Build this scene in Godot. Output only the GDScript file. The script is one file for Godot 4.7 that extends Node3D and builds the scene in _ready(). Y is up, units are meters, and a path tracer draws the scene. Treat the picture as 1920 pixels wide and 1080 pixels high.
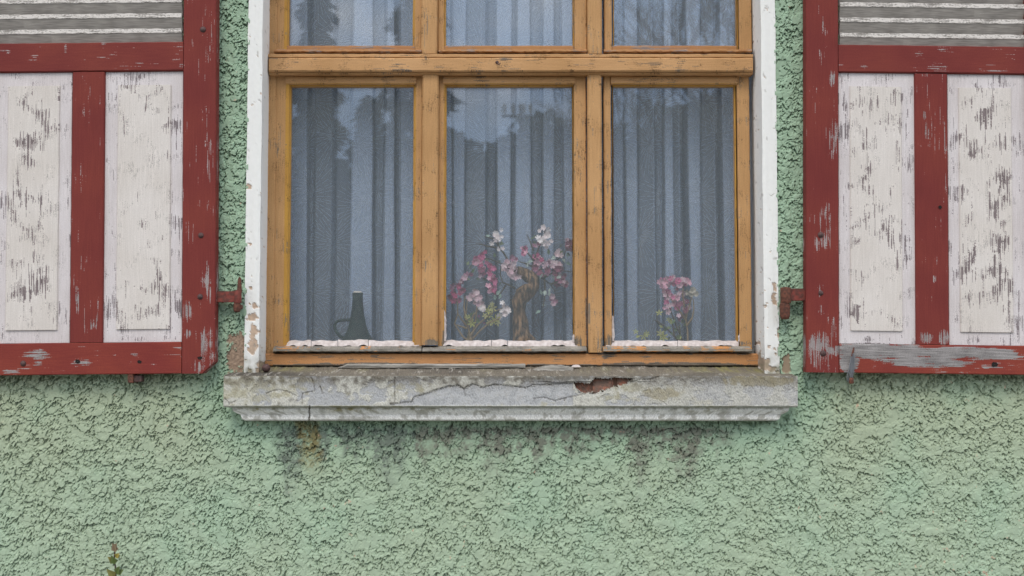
extends Node3D
# An old house front: green roughcast, a six-light window with net curtains behind it, and two peeling shutters.
# Units are metres, the wall face is the plane z = 0 and the street lies towards +z.

const EYE := 1.6
const CAMZ := 3.4
const F := 2126.0
const TILT := 0.0524
const PX := 0.0016
const TEX := 0.00125

var rng := RandomNumberGenerator.new()
var taken := {}
var M := {}


func _ready() -> void:
	rng.seed = 7
	camera_and_light()
	materials()
	ground_and_street()
	house_wall()
	room()
	sill()
	window()
	shutters()
	hardware()
	curtain()
	jug()
	plants()
	weed()
	opposite_side()


# ---------------------------------------------------------------- camera, sky, sun

func camera_and_light() -> void:
	var cam := Camera3D.new()
	cam.name = "camera"
	cam.position = Vector3(0, EYE, CAMZ)
	cam.rotation.x = TILT
	cam.fov = rad_to_deg(2.0 * atan(540.0 / F))
	cam.near = 0.05
	cam.far = 400.0
	var lens := CameraAttributesPhysical.new()   # a normal lens focused on the window frame
	lens.frustum_focal_length = 12.0 * F / 540.0
	lens.frustum_focus_distance = CAMZ + 0.08
	lens.exposure_aperture = 4.0
	lens.frustum_near = 0.05
	lens.frustum_far = 400.0
	cam.attributes = lens
	add_child(cam)
	if absf(cam.fov - rad_to_deg(2.0 * atan(540.0 / F))) > 0.01:
		print("fov ", cam.fov)
	var e := Environment.new()
	e.background_mode = Environment.BG_SKY
	e.tonemap_mode = Environment.TONE_MAPPER_LINEAR
	e.tonemap_exposure = 1.0
	e.background_energy_multiplier = 1.5
	e.sdfgi_enabled = true
	e.ssao_enabled = true
	e.ssil_enabled = true
	var pano := PanoramaSkyMaterial.new()
	pano.panorama = ImageTexture.create_from_image(cloud_sky())
	e.sky = Sky.new()
	e.sky.sky_material = pano
	var we := WorldEnvironment.new()
	we.name = "sky_environment"
	we.environment = e
	add_child(we)
	var sun := DirectionalLight3D.new()
	sun.name = "sun"
	sun.light_color = Color(1.0, 0.96, 0.9)
	sun.light_energy = 0.5
	sun.light_angular_distance = 22.0
	sun.rotation_degrees = Vector3(-53, -10, 0)
	sun.shadow_enabled = true
	add_child(sun)


func cloud_sky() -> Image:
	var w := 1024
	var h := 512
	var big := noise(21, 0.55, 5)
	var small := noise(22, 0.16, 4)
	var d := PackedFloat32Array()
	d.resize(w * h * 3)
	for y in h:
		var el := (0.5 - (y + 0.5) / h) * PI
		for x in w:
			var k := (y * w + x) * 3
			if el < -0.03:
				d[k] = 0.20; d[k + 1] = 0.20; d[k + 2] = 0.19
				continue
			var az := (x + 0.5) / w * TAU
			var p := Vector3(cos(el) * cos(az), sin(el) * 1.7, cos(el) * sin(az))
			var n := big.get_noise_3dv(p) + 0.35 * small.get_noise_3dv(p)
			var c := ss(-0.30, 0.12, n)
			var lum := 0.86 + 0.30 * ss(0.75, 0.2, el) + 0.55 * ss(-0.1, 0.5, n) - 0.30 * ss(0.30, 0.75, n)
			var blue := Vector3(0.42, 0.57, 0.82)
			var white := Vector3(lum * 0.99, lum * 1.0, lum * 1.025)
			var v := blue.lerp(white, c)
			d[k] = v.x; d[k + 1] = v.y; d[k + 2] = v.z
	return Image.create_from_data(w, h, false, Image.FORMAT_RGBF, d.to_byte_array())


# ---------------------------------------------------------------- helpers

func at(px: float, py: float, z: float) -> Vector3:
	var b := (540.0 - py) / F
	var s := (z - CAMZ) / (b * sin(TILT) - cos(TILT))
	return Vector3((px - 960.0) / F * s, EYE + (b * cos(TILT) + sin(TILT)) * s, z)


func ss(a: float, b: float, x: float) -> float:
	var t := clampf((x - a) / (b - a), 0.0, 1.0)
	return t * t * (3.0 - 2.0 * t)


func noise(sd: int, period: float, oct := 3, warp := 0.0, warp_period := 20.0) -> FastNoiseLite:
	var n := FastNoiseLite.new()
	n.seed = sd
	n.noise_type = FastNoiseLite.TYPE_SIMPLEX_SMOOTH
	n.frequency = 1.0 / period
	n.fractal_octaves = oct
	if oct == 1:
		n.fractal_type = FastNoiseLite.FRACTAL_NONE
	if warp > 0.0:
		n.domain_warp_enabled = true
		n.domain_warp_amplitude = warp
		n.domain_warp_frequency = 1.0 / warp_period
		n.domain_warp_fractal_octaves = 2
	return n


func bytes(n: FastNoiseLite, w: int, h: int, sw := 1.0, sh := 1.0) -> PackedByteArray:
	var im := n.get_image(ceili(w / sw), ceili(h / sh), false, false, false)
	if sw != 1.0 or sh != 1.0:
		im.resize(w, h, Image.INTERPOLATE_CUBIC)
	return im.get_data()


func lin(r: float, g: float, b: float) -> Color:
	return Color(r, g, b).linear_to_srgb()


func mat(c: Color, rough := 0.8, metal := 0.0) -> StandardMaterial3D:
	var m := StandardMaterial3D.new()
	m.albedo_color = c
	m.roughness = rough
	m.metallic = metal
	return m


func noisy(c1: Color, c2: Color, period: float, rough := 0.8, bump := 0.0, metal := 0.0, stretch := Vector3.ONE) -> StandardMaterial3D:
	var m := mat(Color.WHITE, rough, metal)
	var t := NoiseTexture2D.new()
	t.width = 256; t.height = 256; t.seamless = true
	t.noise = noise(rng.randi() % 900, 46.0, 5)
	var g := Gradient.new()
	g.set_color(0, c1); g.set_color(1, c2)
	g.set_offset(0, 0.3); g.set_offset(1, 0.7)
	t.color_ramp = g
	m.albedo_texture = t
	m.uv1_triplanar = true
	m.uv1_scale = stretch / (period * 5.5)
	if bump > 0.0:
		var b := NoiseTexture2D.new()
		b.width = 256; b.height = 256; b.seamless = true
		b.noise = noise(rng.randi() % 900, 30.0, 4)
		m.heightmap_enabled = true
		m.heightmap_texture = b
		m.heightmap_scale = bump
	return m


func materials() -> void:
	M.rust = noisy(lin(0.07, 0.028, 0.018), lin(0.17, 0.06, 0.035), 0.012, 0.85, 0.12)
	M.red_iron = noisy(lin(0.10, 0.03, 0.022), lin(0.20, 0.04, 0.028), 0.02, 0.75, 0.08)
	M.dark_iron = noisy(lin(0.05, 0.028, 0.026), lin(0.10, 0.05, 0.045), 0.012, 0.7, 0.06)
	M.wire = mat(lin(0.22, 0.23, 0.25), 0.55, 0.5)
	M.grey_wood = noisy(lin(0.13, 0.12, 0.105), lin(0.40, 0.38, 0.34), 0.02, 0.9, 0.15, 0.0, Vector3(0.12, 2.2, 2.2))
	M.putty = noisy(lin(0.46, 0.40, 0.38), lin(0.66, 0.60, 0.58), 0.02, 0.9, 0.06)
	M.brick = noisy(lin(0.15, 0.10, 0.08), lin(0.38, 0.16, 0.105), 0.03, 0.95, 0.12)
	M.render_white = noisy(lin(0.55, 0.55, 0.53), lin(0.62, 0.62, 0.6), 0.3, 0.9)
	M.room_wall = mat(lin(0.16, 0.15, 0.14), 0.9)
	M.floor = mat(lin(0.12, 0.08, 0.05), 0.6)
	M.board = mat(lin(0.42, 0.41, 0.4), 0.5)
	M.vertex = mat(Color.WHITE, 0.92)
	M.vertex.vertex_color_use_as_albedo = true
	M.glass = StandardMaterial3D.new()
	M.glass.transparency = BaseMaterial3D.TRANSPARENCY_ALPHA
	M.glass.albedo_color = Color(0.9, 0.95, 0.97, 0.03)
	M.glass.roughness = 0.0
	M.glass.metallic_specular = 0.5


func numbered(n: String) -> String:
	if not taken.has(n):
		taken[n] = 0
		return n
	taken[n] += 1
	return "%s_%03d" % [n, taken[n]]


func thing(called: String, label: String, category: String, base: Vector3, group := "", kind := "") -> Node3D:
	var o := Node3D.new()
	o.name = numbered(called)
	o.position = base
	add_child(o)
	o.set_meta("label", label)
	o.set_meta("category", category)
	if group:
		o.set_meta("group", group)
	if kind:
		o.set_meta("kind", kind)
	return o


func part(called: String, mesh: Mesh, m: Material, parent: Node3D) -> MeshInstance3D:
	var o := MeshInstance3D.new()
	o.name = called
	o.mesh = mesh
	if m:
		o.material_override = m
	if parent.get_parent() == self:
		o.position = -parent.position
	parent.add_child(o, true)
	return o


func group_part(called: String, parent: Node3D) -> Node3D:
	var o := Node3D.new()
	o.name = called
	if parent.get_parent() == self:
		o.position = -parent.position
	parent.add_child(o, true)
	return o


func single(called: String, label: String, category: String, mesh: Mesh, m: Material, kind := "") -> MeshInstance3D:
	var o := MeshInstance3D.new()
	o.name = numbered(called)
	o.mesh = mesh
	o.material_override = m
	add_child(o)
	if label:
		o.set_meta("label", label)
		o.set_meta("category", category)
	if kind:
		o.set_meta("kind", kind)
	return o


# geometry is collected in these and committed with done()
var gv := PackedVector3Array()
var gn := PackedVector3Array()
var gu := PackedVector2Array()
var gc := PackedColorArray()
var gi := PackedInt32Array()


func done() -> ArrayMesh:
	var a := []
	a.resize(Mesh.ARRAY_MAX)
	a[Mesh.ARRAY_VERTEX] = gv
	if gn.size() == gv.size():
		for t in range(0, gi.size(), 3):   # wind every face to the side its normals point to
			var p := gv[gi[t]]
			if (gv[gi[t + 2]] - p).cross(gv[gi[t + 1]] - p).dot(gn[gi[t]] + gn[gi[t + 1]] + gn[gi[t + 2]]) < 0.0:
				var k := gi[t + 1]
				gi[t + 1] = gi[t + 2]
				gi[t + 2] = k
		a[Mesh.ARRAY_NORMAL] = gn
	if gu.size() == gv.size():
		a[Mesh.ARRAY_TEX_UV] = gu
	if gc.size() == gv.size():
		a[Mesh.ARRAY_COLOR] = gc
	a[Mesh.ARRAY_INDEX] = gi
	var m := ArrayMesh.new()
	m.add_surface_from_arrays(Mesh.PRIMITIVE_TRIANGLES, a)
	gv = PackedVector3Array(); gn = PackedVector3Array(); gu = PackedVector2Array(); gc = PackedColorArray(); gi = PackedInt32Array()
	return m


func quad(a: int, b: int, c: int, d: int) -> void:
	gi.append(a); gi.append(b); gi.append(c)
	gi.append(a); gi.append(c); gi.append(d)


func face(pts: Array) -> void:
	var s := gv.size()
	for p in pts:
		gv.append(p)
	for k in range(1, pts.size() - 1):
		gi.append(s); gi.append(s + k); gi.append(s + k + 1)


func box(x0: float, x1: float, y0: float, y1: float, z0: float, z1: float) -> void:
	face([Vector3(x0, y1, z1), Vector3(x1, y1, z1), Vector3(x1, y0, z1), Vector3(x0, y0, z1)])
	face([Vector3(x1, y1, z0), Vector3(x0, y1, z0), Vector3(x0, y0, z0), Vector3(x1, y0, z0)])
	face([Vector3(x0, y1, z0), Vector3(x0, y1, z1), Vector3(x0, y0, z1), Vector3(x0, y0, z0)])
	face([Vector3(x1, y1, z1), Vector3(x1, y1, z0), Vector3(x1, y0, z0), Vector3(x1, y0, z1)])
	face([Vector3(x0, y1, z0), Vector3(x1, y1, z0), Vector3(x1, y1, z1), Vector3(x0, y1, z1)])
	face([Vector3(x0, y0, z1), Vector3(x1, y0, z1), Vector3(x1, y0, z0), Vector3(x0, y0, z0)])


# a timber with chamfered, slightly worn front edges; the texture is looked up by its place on the front
func plank(x0: float, x1: float, y0: float, y1: float, z0: float, z1: float, bev: float, jit: float, upright: bool, tx: Dictionary) -> ArrayMesh:
	var l0 := y0 if upright else x0
	var l1 := y1 if upright else x1
	var c0 := x0 if upright else y0
	var c1 := x1 if upright else y1
	var n := maxi(2, int((l1 - l0) / 0.022))
	var s := gv.size()
	for k in n + 1:
		var l := lerpf(l0, l1, float(k) / n)
		var j := [rng.randf_range(-jit, jit), rng.randf_range(-jit, jit), rng.randf_range(-jit, jit), rng.randf_range(-jit, jit)]
		var ring := [Vector2(c0, z0), Vector2(c0 + j[0] * 0.5, z1 - bev + j[0] * 0.5), Vector2(c0 + bev + j[1] * 0.7, z1 + j[2] * 0.15), Vector2(c1 - bev + j[2] * 0.7, z1 + j[1] * 0.15), Vector2(c1 + j[3] * 0.5, z1 - bev + j[3] * 0.5), Vector2(c1, z0)]
		for q in 6:
			var c: float = ring[q].x
			var z: float = ring[q].y
			gv.append(Vector3(c, l, z) if upright else Vector3(l, c, z))
			var d := z1 - z
			var cu := c + d if q < 2 else (c - d if q > 3 else c)
			gu.append(tex_at(cu, l, tx) if upright else tex_at(l, cu, tx))
	for k in n:
		for q in 5:
			var a := s + k * 6 + q
			quad(a, a + 6, a + 7, a + 1)
	for e in 2:
		var b := gv.size()
		var k := 0 if e == 0 else n
		for q in 6:
			gv.append(gv[s + k * 6 + q])
			gu.append(gu[s + k * 6 + q])
		for q in range(1, 5):
			gi.append(b); gi.append(b + q); gi.append(b + q + 1)
	return done()


func tex_at(x: float, y: float, tx: Dictionary) -> Vector2:
	return Vector2((x - tx.x0) / (tx.x1 - tx.x0), (tx.y1 - y) / (tx.y1 - tx.y0))


func tube(pts: Array, rad: Array, sides := 7, wob := 0.0) -> void:
	var s := gv.size()
	var n := pts.size()
	var up := Vector3(0.13, 0.2, 0.97)
	for k in n:
		var t: Vector3 = (pts[mini(k + 1, n - 1)] - pts[maxi(k - 1, 0)]).normalized()
		var u := t.cross(up).normalized()
		var v := u.cross(t)
		for q in sides:
			var an := TAU * q / sides
			var r: float = rad[k] * (1.0 + rng.randf_range(-wob, wob))
			gv.append(pts[k] + (u * cos(an) + v * sin(an)) * r)
			gn.append(u * cos(an) + v * sin(an))
	for k in n - 1:
		for q in sides:
			var q2 := (q + 1) % sides
			quad(s + k * sides + q, s + (k + 1) * sides + q, s + (k + 1) * sides + q2, s + k * sides + q2)
	for e in [0, n - 1]:
		var b := gv.size()
		var nr: Vector3 = (pts[0] - pts[1]).normalized() if e == 0 else (pts[n - 1] - pts[n - 2]).normalized()
		for q in sides:
			gv.append(gv[s + e * sides + q])
			gn.append(nr)
		for q in range(1, sides - 1):
			gi.append(b); gi.append(b + q); gi.append(b + q + 1)


func lathe(c: Vector3, prof: Array, sides := 32) -> void:   # prof: [radius, height] from the top down
	var s := gv.size()
	var n := prof.size()
	for k in n:
		var a: Array = prof[maxi(k - 1, 0)]
		var b: Array = prof[mini(k + 1, n - 1)]
		for q in sides:
			var an := TAU * q / sides
			var o := Vector3(cos(an), 0, sin(an))
			gv.append(c + o * prof[k][0] + Vector3(0, prof[k][1], 0))
			gn.append((o * (a[1] - b[1]) + Vector3(0, b[0] - a[0], 0)).normalized())
	for k in n - 1:
		for q in sides:
			var q2 := (q + 1) % sides
			quad(s + k * sides + q, s + k * sides + q2, s + (k + 1) * sides + q2, s + (k + 1) * sides + q)


func dome(c: Vector3, r: float, depth: float) -> void:   # a nail head on a face that looks towards +z
	var s := gv.size()
	for k in 4:
		var a := k / 3.0 * PI / 2
		for q in 10:
			var an := TAU * q / 10
			gv.append(c + Vector3(cos(an) * r * cos(a), sin(an) * r * cos(a), depth * sin(a)))
			gn.append(Vector3(cos(an) * cos(a), sin(an) * cos(a), sin(a)).normalized())
	for k in 3:
		for q in 10:
			var q2 := (q + 1) % 10
			quad(s + k * 10 + q, s + (k + 1) * 10 + q, s + (k + 1) * 10 + q2, s + k * 10 + q2)


# ---------------------------------------------------------------- peeling paint, computed for the timbers that share it

const KINDS := {
	# paint, second paint tone, bare wood, how much has peeled, how unevenly, grain upright?, hairline cracks
	"red_up": [Color(0.158, 0.029, 0.027), Color(0.20, 0.041, 0.031), Color(0.25, 0.215, 0.21), -0.06, 0.34, true, 0.0],
	"red_across": [Color(0.158, 0.029, 0.027), Color(0.205, 0.044, 0.033), Color(0.25, 0.22, 0.215), -0.05, 0.34, false, 0.0],
	"red_low": [Color(0.185, 0.032, 0.028), Color(0.25, 0.052, 0.033), Color(0.24, 0.225, 0.22), -0.03, 0.34, false, 0.0],
	"field": [Color(0.60, 0.55, 0.505), Color(0.68, 0.635, 0.60), Color(0.165, 0.135, 0.135), 0.09, 0.56, true, 0.75],
	"border": [Color(0.59, 0.54, 0.535), Color(0.68, 0.64, 0.645), Color(0.18, 0.155, 0.16), 0.08, 0.52, true, 0.7],
	"ochre_up": [Color(0.43, 0.24, 0.102), Color(0.54, 0.315, 0.145), Color(0.17, 0.14, 0.11), 0.0, 0.34, true, 1.2],
	"ochre_across": [Color(0.45, 0.25, 0.108), Color(0.56, 0.325, 0.155), Color(0.13, 0.10, 0.075), 0.06, 0.36, false, 1.25],
	"bead": [Color(0.46, 0.245, 0.06), Color(0.54, 0.30, 0.06), Color(0.17, 0.13, 0.09), 0.02, 0.4, true, 1.0],
	"ochre_sill": [Color(0.48, 0.235, 0.098), Color(0.56, 0.285, 0.125), Color(0.15, 0.125, 0.10), 0.10, 0.36, false, 0.7],
	"drip_bare": [Color(0.54, 0.24, 0.095), Color(0.56, 0.27, 0.11), Color(0.24, 0.22, 0.19), 0.92, 0.6, false, 0.4],
	"drip_half": [Color(0.50, 0.235, 0.085), Color(0.54, 0.26, 0.10), Color(0.24, 0.22, 0.19), 0.68, 0.6, false, 0.4],
	"drip_old": [Color(0.42, 0.215, 0.085), Color(0.40, 0.19, 0.09), Color(0.24, 0.19, 0.17), 0.22, 0.45, false, 0.5],
}


func paint_sheet(tx: Dictionary, regs: Array, blobs: Array, zref: float, sd: int) -> StandardMaterial3D:
	var w := int((tx.x1 - tx.x0) / TEX)
	var h := int((tx.y1 - tx.y0) / TEX)
	var gup := bytes(noise(sd, 3.6, 3), w, h, 1.0, 28.0)
	var gac := bytes(noise(sd + 1, 3.6, 3), w, h, 20.0, 1.0)
	var fine := bytes(noise(sd + 2, 3.6, 2), w, h)
	var low := bytes(noise(sd + 3, 60.0, 4, 22.0, 40.0), w, h)
	var wide := bytes(noise(sd + 4, 190.0, 2), w, h)
	var bup := bytes(noise(sd + 5, 8.0, 4), w, h, 1.0, 18.0)
	var bac := bytes(noise(sd + 6, 8.0, 4), w, h, 16.0, 1.0)
	var which := PackedByteArray()
	which.resize(w * h)
	which.fill(255)
	var kinds := []
	for r in regs:
		var k := kinds.size()
		kinds.append(KINDS[r[4]])
		var a := clampi(int((r[0] - tx.x0) / TEX), 0, w)
		var b := clampi(int((r[1] - tx.x0) / TEX) + 1, 0, w)
		for y in range(clampi(int((tx.y1 - r[3]) / TEX), 0, h), clampi(int((tx.y1 - r[2]) / TEX) + 1, 0, h)):
			for x in range(a, b):
				which[y * w + x] = k
	var extra := PackedFloat32Array()
	extra.resize(w * h)
	for bl in blobs:
		var c := at(bl[0], bl[1], zref)
		var cx: float = (c.x - tx.x0) / TEX
		var cy: float = (tx.y1 - c.y) / TEX
		var rx: float = bl[2] * PX / TEX
		var ry: float = bl[3] * PX / TEX
		for y in range(maxi(0, int(cy - ry)), mini(h, int(cy + ry) + 1)):
			for x in range(maxi(0, int(cx - rx)), mini(w, int(cx + rx) + 1)):
				var q := 1.0 - pow((x - cx) / rx, 2) - pow((y - cy) / ry, 2)
				if q > 0.0:
					extra[y * w + x] = maxf(extra[y * w + x], bl[4] * sqrt(q)) if bl[4] > 0.0 else extra[y * w + x] + bl[4] * minf(1.0, 2.0 * q)
	var col := PackedByteArray()
	col.resize(w * h * 3)
	var hgt := PackedByteArray()
	hgt.resize(w * h)
	# sRGB lookup for speed
	var lut := PackedByteArray()
	lut.resize(1025)
	for k in 1025:
		var c := Color(k / 1024.0, 0, 0).linear_to_srgb()
		lut[k] = int(c.r * 255.0 + 0.5)
	for i in w * h:
		var k := which[i]
		if k == 255:
			continue
		var K: Array = kinds[k]
		var g := (gup[i] if K[5] else gac[i]) / 127.5 - 1.0
		var big := (bup[i] if K[5] else bac[i]) / 127.5 - 1.0
		var f := fine[i] / 127.5 - 1.0
		var lo := low[i] / 127.5 - 1.0
		var wd := wide[i] / 127.5 - 1.0
		var dens: float = K[3] + K[4] * (lo + 0.6 * wd) + extra[i] * ((0.40 if K[0].g > 0.4 else 0.72) + 0.2 * lo)
		var v := 1.0 * g + 0.26 * f + 0.62 * big
		var chip := ss(0.72, 0.77, v + 1.45 * dens)
		var rim := ss(0.52, 0.70, v + 1.45 * dens) * (1.0 - chip)
		var crack: float = K[6] * ss(0.10, 0.02, absf(g + 0.25 * f)) * ss(0.0, 0.35, lo + 0.4 * f)
		var t := clampf(0.5 + 0.55 * wd + 0.3 * f + 0.25 * g, 0.0, 1.0)
		var p: Color = K[0].lerp(K[1], t)
		var b: Color = K[2]
		var sh := (1.0 + 0.08 * rim + 0.06 * f + 0.06 * g + 0.05 * lo) * (1.0 - 0.6 * crack)
		var ws := 1.0 + 0.55 * g + 0.3 * f + 0.3 * lo
		var r0 := lerpf(p.r * sh, b.r * ws, chip)
		var g0 := lerpf(p.g * sh, b.g * ws, chip)
		var b0 := lerpf(p.b * sh, b.b * ws, chip)
		col[i * 3] = lut[clampi(int(r0 * 1024.0), 0, 1024)]
		col[i * 3 + 1] = lut[clampi(int(g0 * 1024.0), 0, 1024)]
		col[i * 3 + 2] = lut[clampi(int(b0 * 1024.0), 0, 1024)]
		hgt[i] = clampi(int(lerpf(200.0 + 24.0 * rim + 6.0 * g - 70.0 * crack, 110.0 + 40.0 * g, chip)), 0, 255)
	var m := mat(Color.WHITE, 0.72)
	m.metallic_specular = 0.3
	m.albedo_texture = ImageTexture.create_from_image(Image.create_from_data(w, h, false, Image.FORMAT_RGB8, col))
	m.heightmap_enabled = true
	m.heightmap_texture = ImageTexture.create_from_image(Image.create_from_data(w, h, false, Image.FORMAT_L8, hgt))
	m.heightmap_scale = 0.14
	return m


# ---------------------------------------------------------------- ground

func ground_and_street() -> void:
	box(-150, 150, -0.3, 0.0, -30.0, 150)
	single("ground", "", "", done(), noisy(lin(0.07, 0.09, 0.04), lin(0.13, 0.14, 0.07), 1.5, 0.95), "structure")
	box(-60, 60, 0.004, 0.13, 0.03, 2.2)
	single("pavement", "", "", done(), noisy(lin(0.30, 0.29, 0.27), lin(0.38, 0.37, 0.35), 0.5, 0.95), "structure")
	box(-60, 60, 0.004, 0.012, 2.2, 8.5)
	single("road", "", "", done(), noisy(lin(0.045, 0.045, 0.048), lin(0.07, 0.07, 0.07), 0.4, 0.95), "structure")


# ---------------------------------------------------------------- the wall

const TOP := -330.0   # photo row of the head of the window, above the frame of the picture

func house_wall() -> void:
	var xl := at(488, 400, 0.0).x
	var xr := at(1432, 400, 0.0).x
	var yb := at(960, 700, 0.0).y
	var yt := at(960, TOP - 10, 0.0).y
	var wall := thing("house_wall", "pale green roughcast house wall around and below the window", "wall", Vector3(0, 0, 0))
	box(-4.2, xl - 0.012, 0.0, 4.4, -0.42, -0.012)
	box(xr + 0.012, 4.2, 0.0, 4.4, -0.42, -0.012)
	box(xl - 0.012, xr + 0.012, 0.0, yb - 0.06, -0.42, -0.0125)
	box(xl - 0.012, xr + 0.012, yt, 4.4, -0.42, -0.0125)
	part("masonry", done(), M.render_white, wall)
	part("roughcast", roughcast(), M.vertex, wall)
	# plain continuation of the render beyond the picture
	var f0 := at(-40, 540, 0.0).x - 0.03
	var f1 := -f0
	var yy0 := at(960, 1120, 0.0).y
	var yy1 := at(960, -40, 0.0).y
	box(-4.2, f0, 0.0, 4.4, -0.0115, 0.003)
	box(f1, 4.2, 0.0, 4.4, -0.0115, 0.003)
	box(f0, f1, 0.0, yy0, -0.0115, 0.003)
	box(f0, xl - 0.05, yy1 + 0.004, 4.4, -0.0115, 0.003)
	box(xr + 0.05, f1, yy1 + 0.004, 4.4, -0.0115, 0.003)
	box(xl - 0.05, xr + 0.05, yt + 0.05, 4.4, -0.0115, 0.003)
	part("plain_render", done(), noisy(lin(0.30, 0.41, 0.30), lin(0.38, 0.49, 0.37), 0.02, 0.95, 0.5), wall)
	for s in [-1, 1]:
		part("window_surround", surround(s), M.vertex, wall)
	box(xl - 0.05, xr + 0.05, yt, yt + 0.05, -0.0115, 0.005)
	part("lintel_band", done(), M.render_white, wall)


func streak(px: float, py: float, cx: float, y0: float, y1: float, half: float) -> float:
	if py < y0 or py > y1:
		return 0.0
	var d := absf(px - cx) / half
	return maxf(0.0, 1.0 - d * d) * ss(y1, lerpf(y0, y1, 0.35), py)


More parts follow.
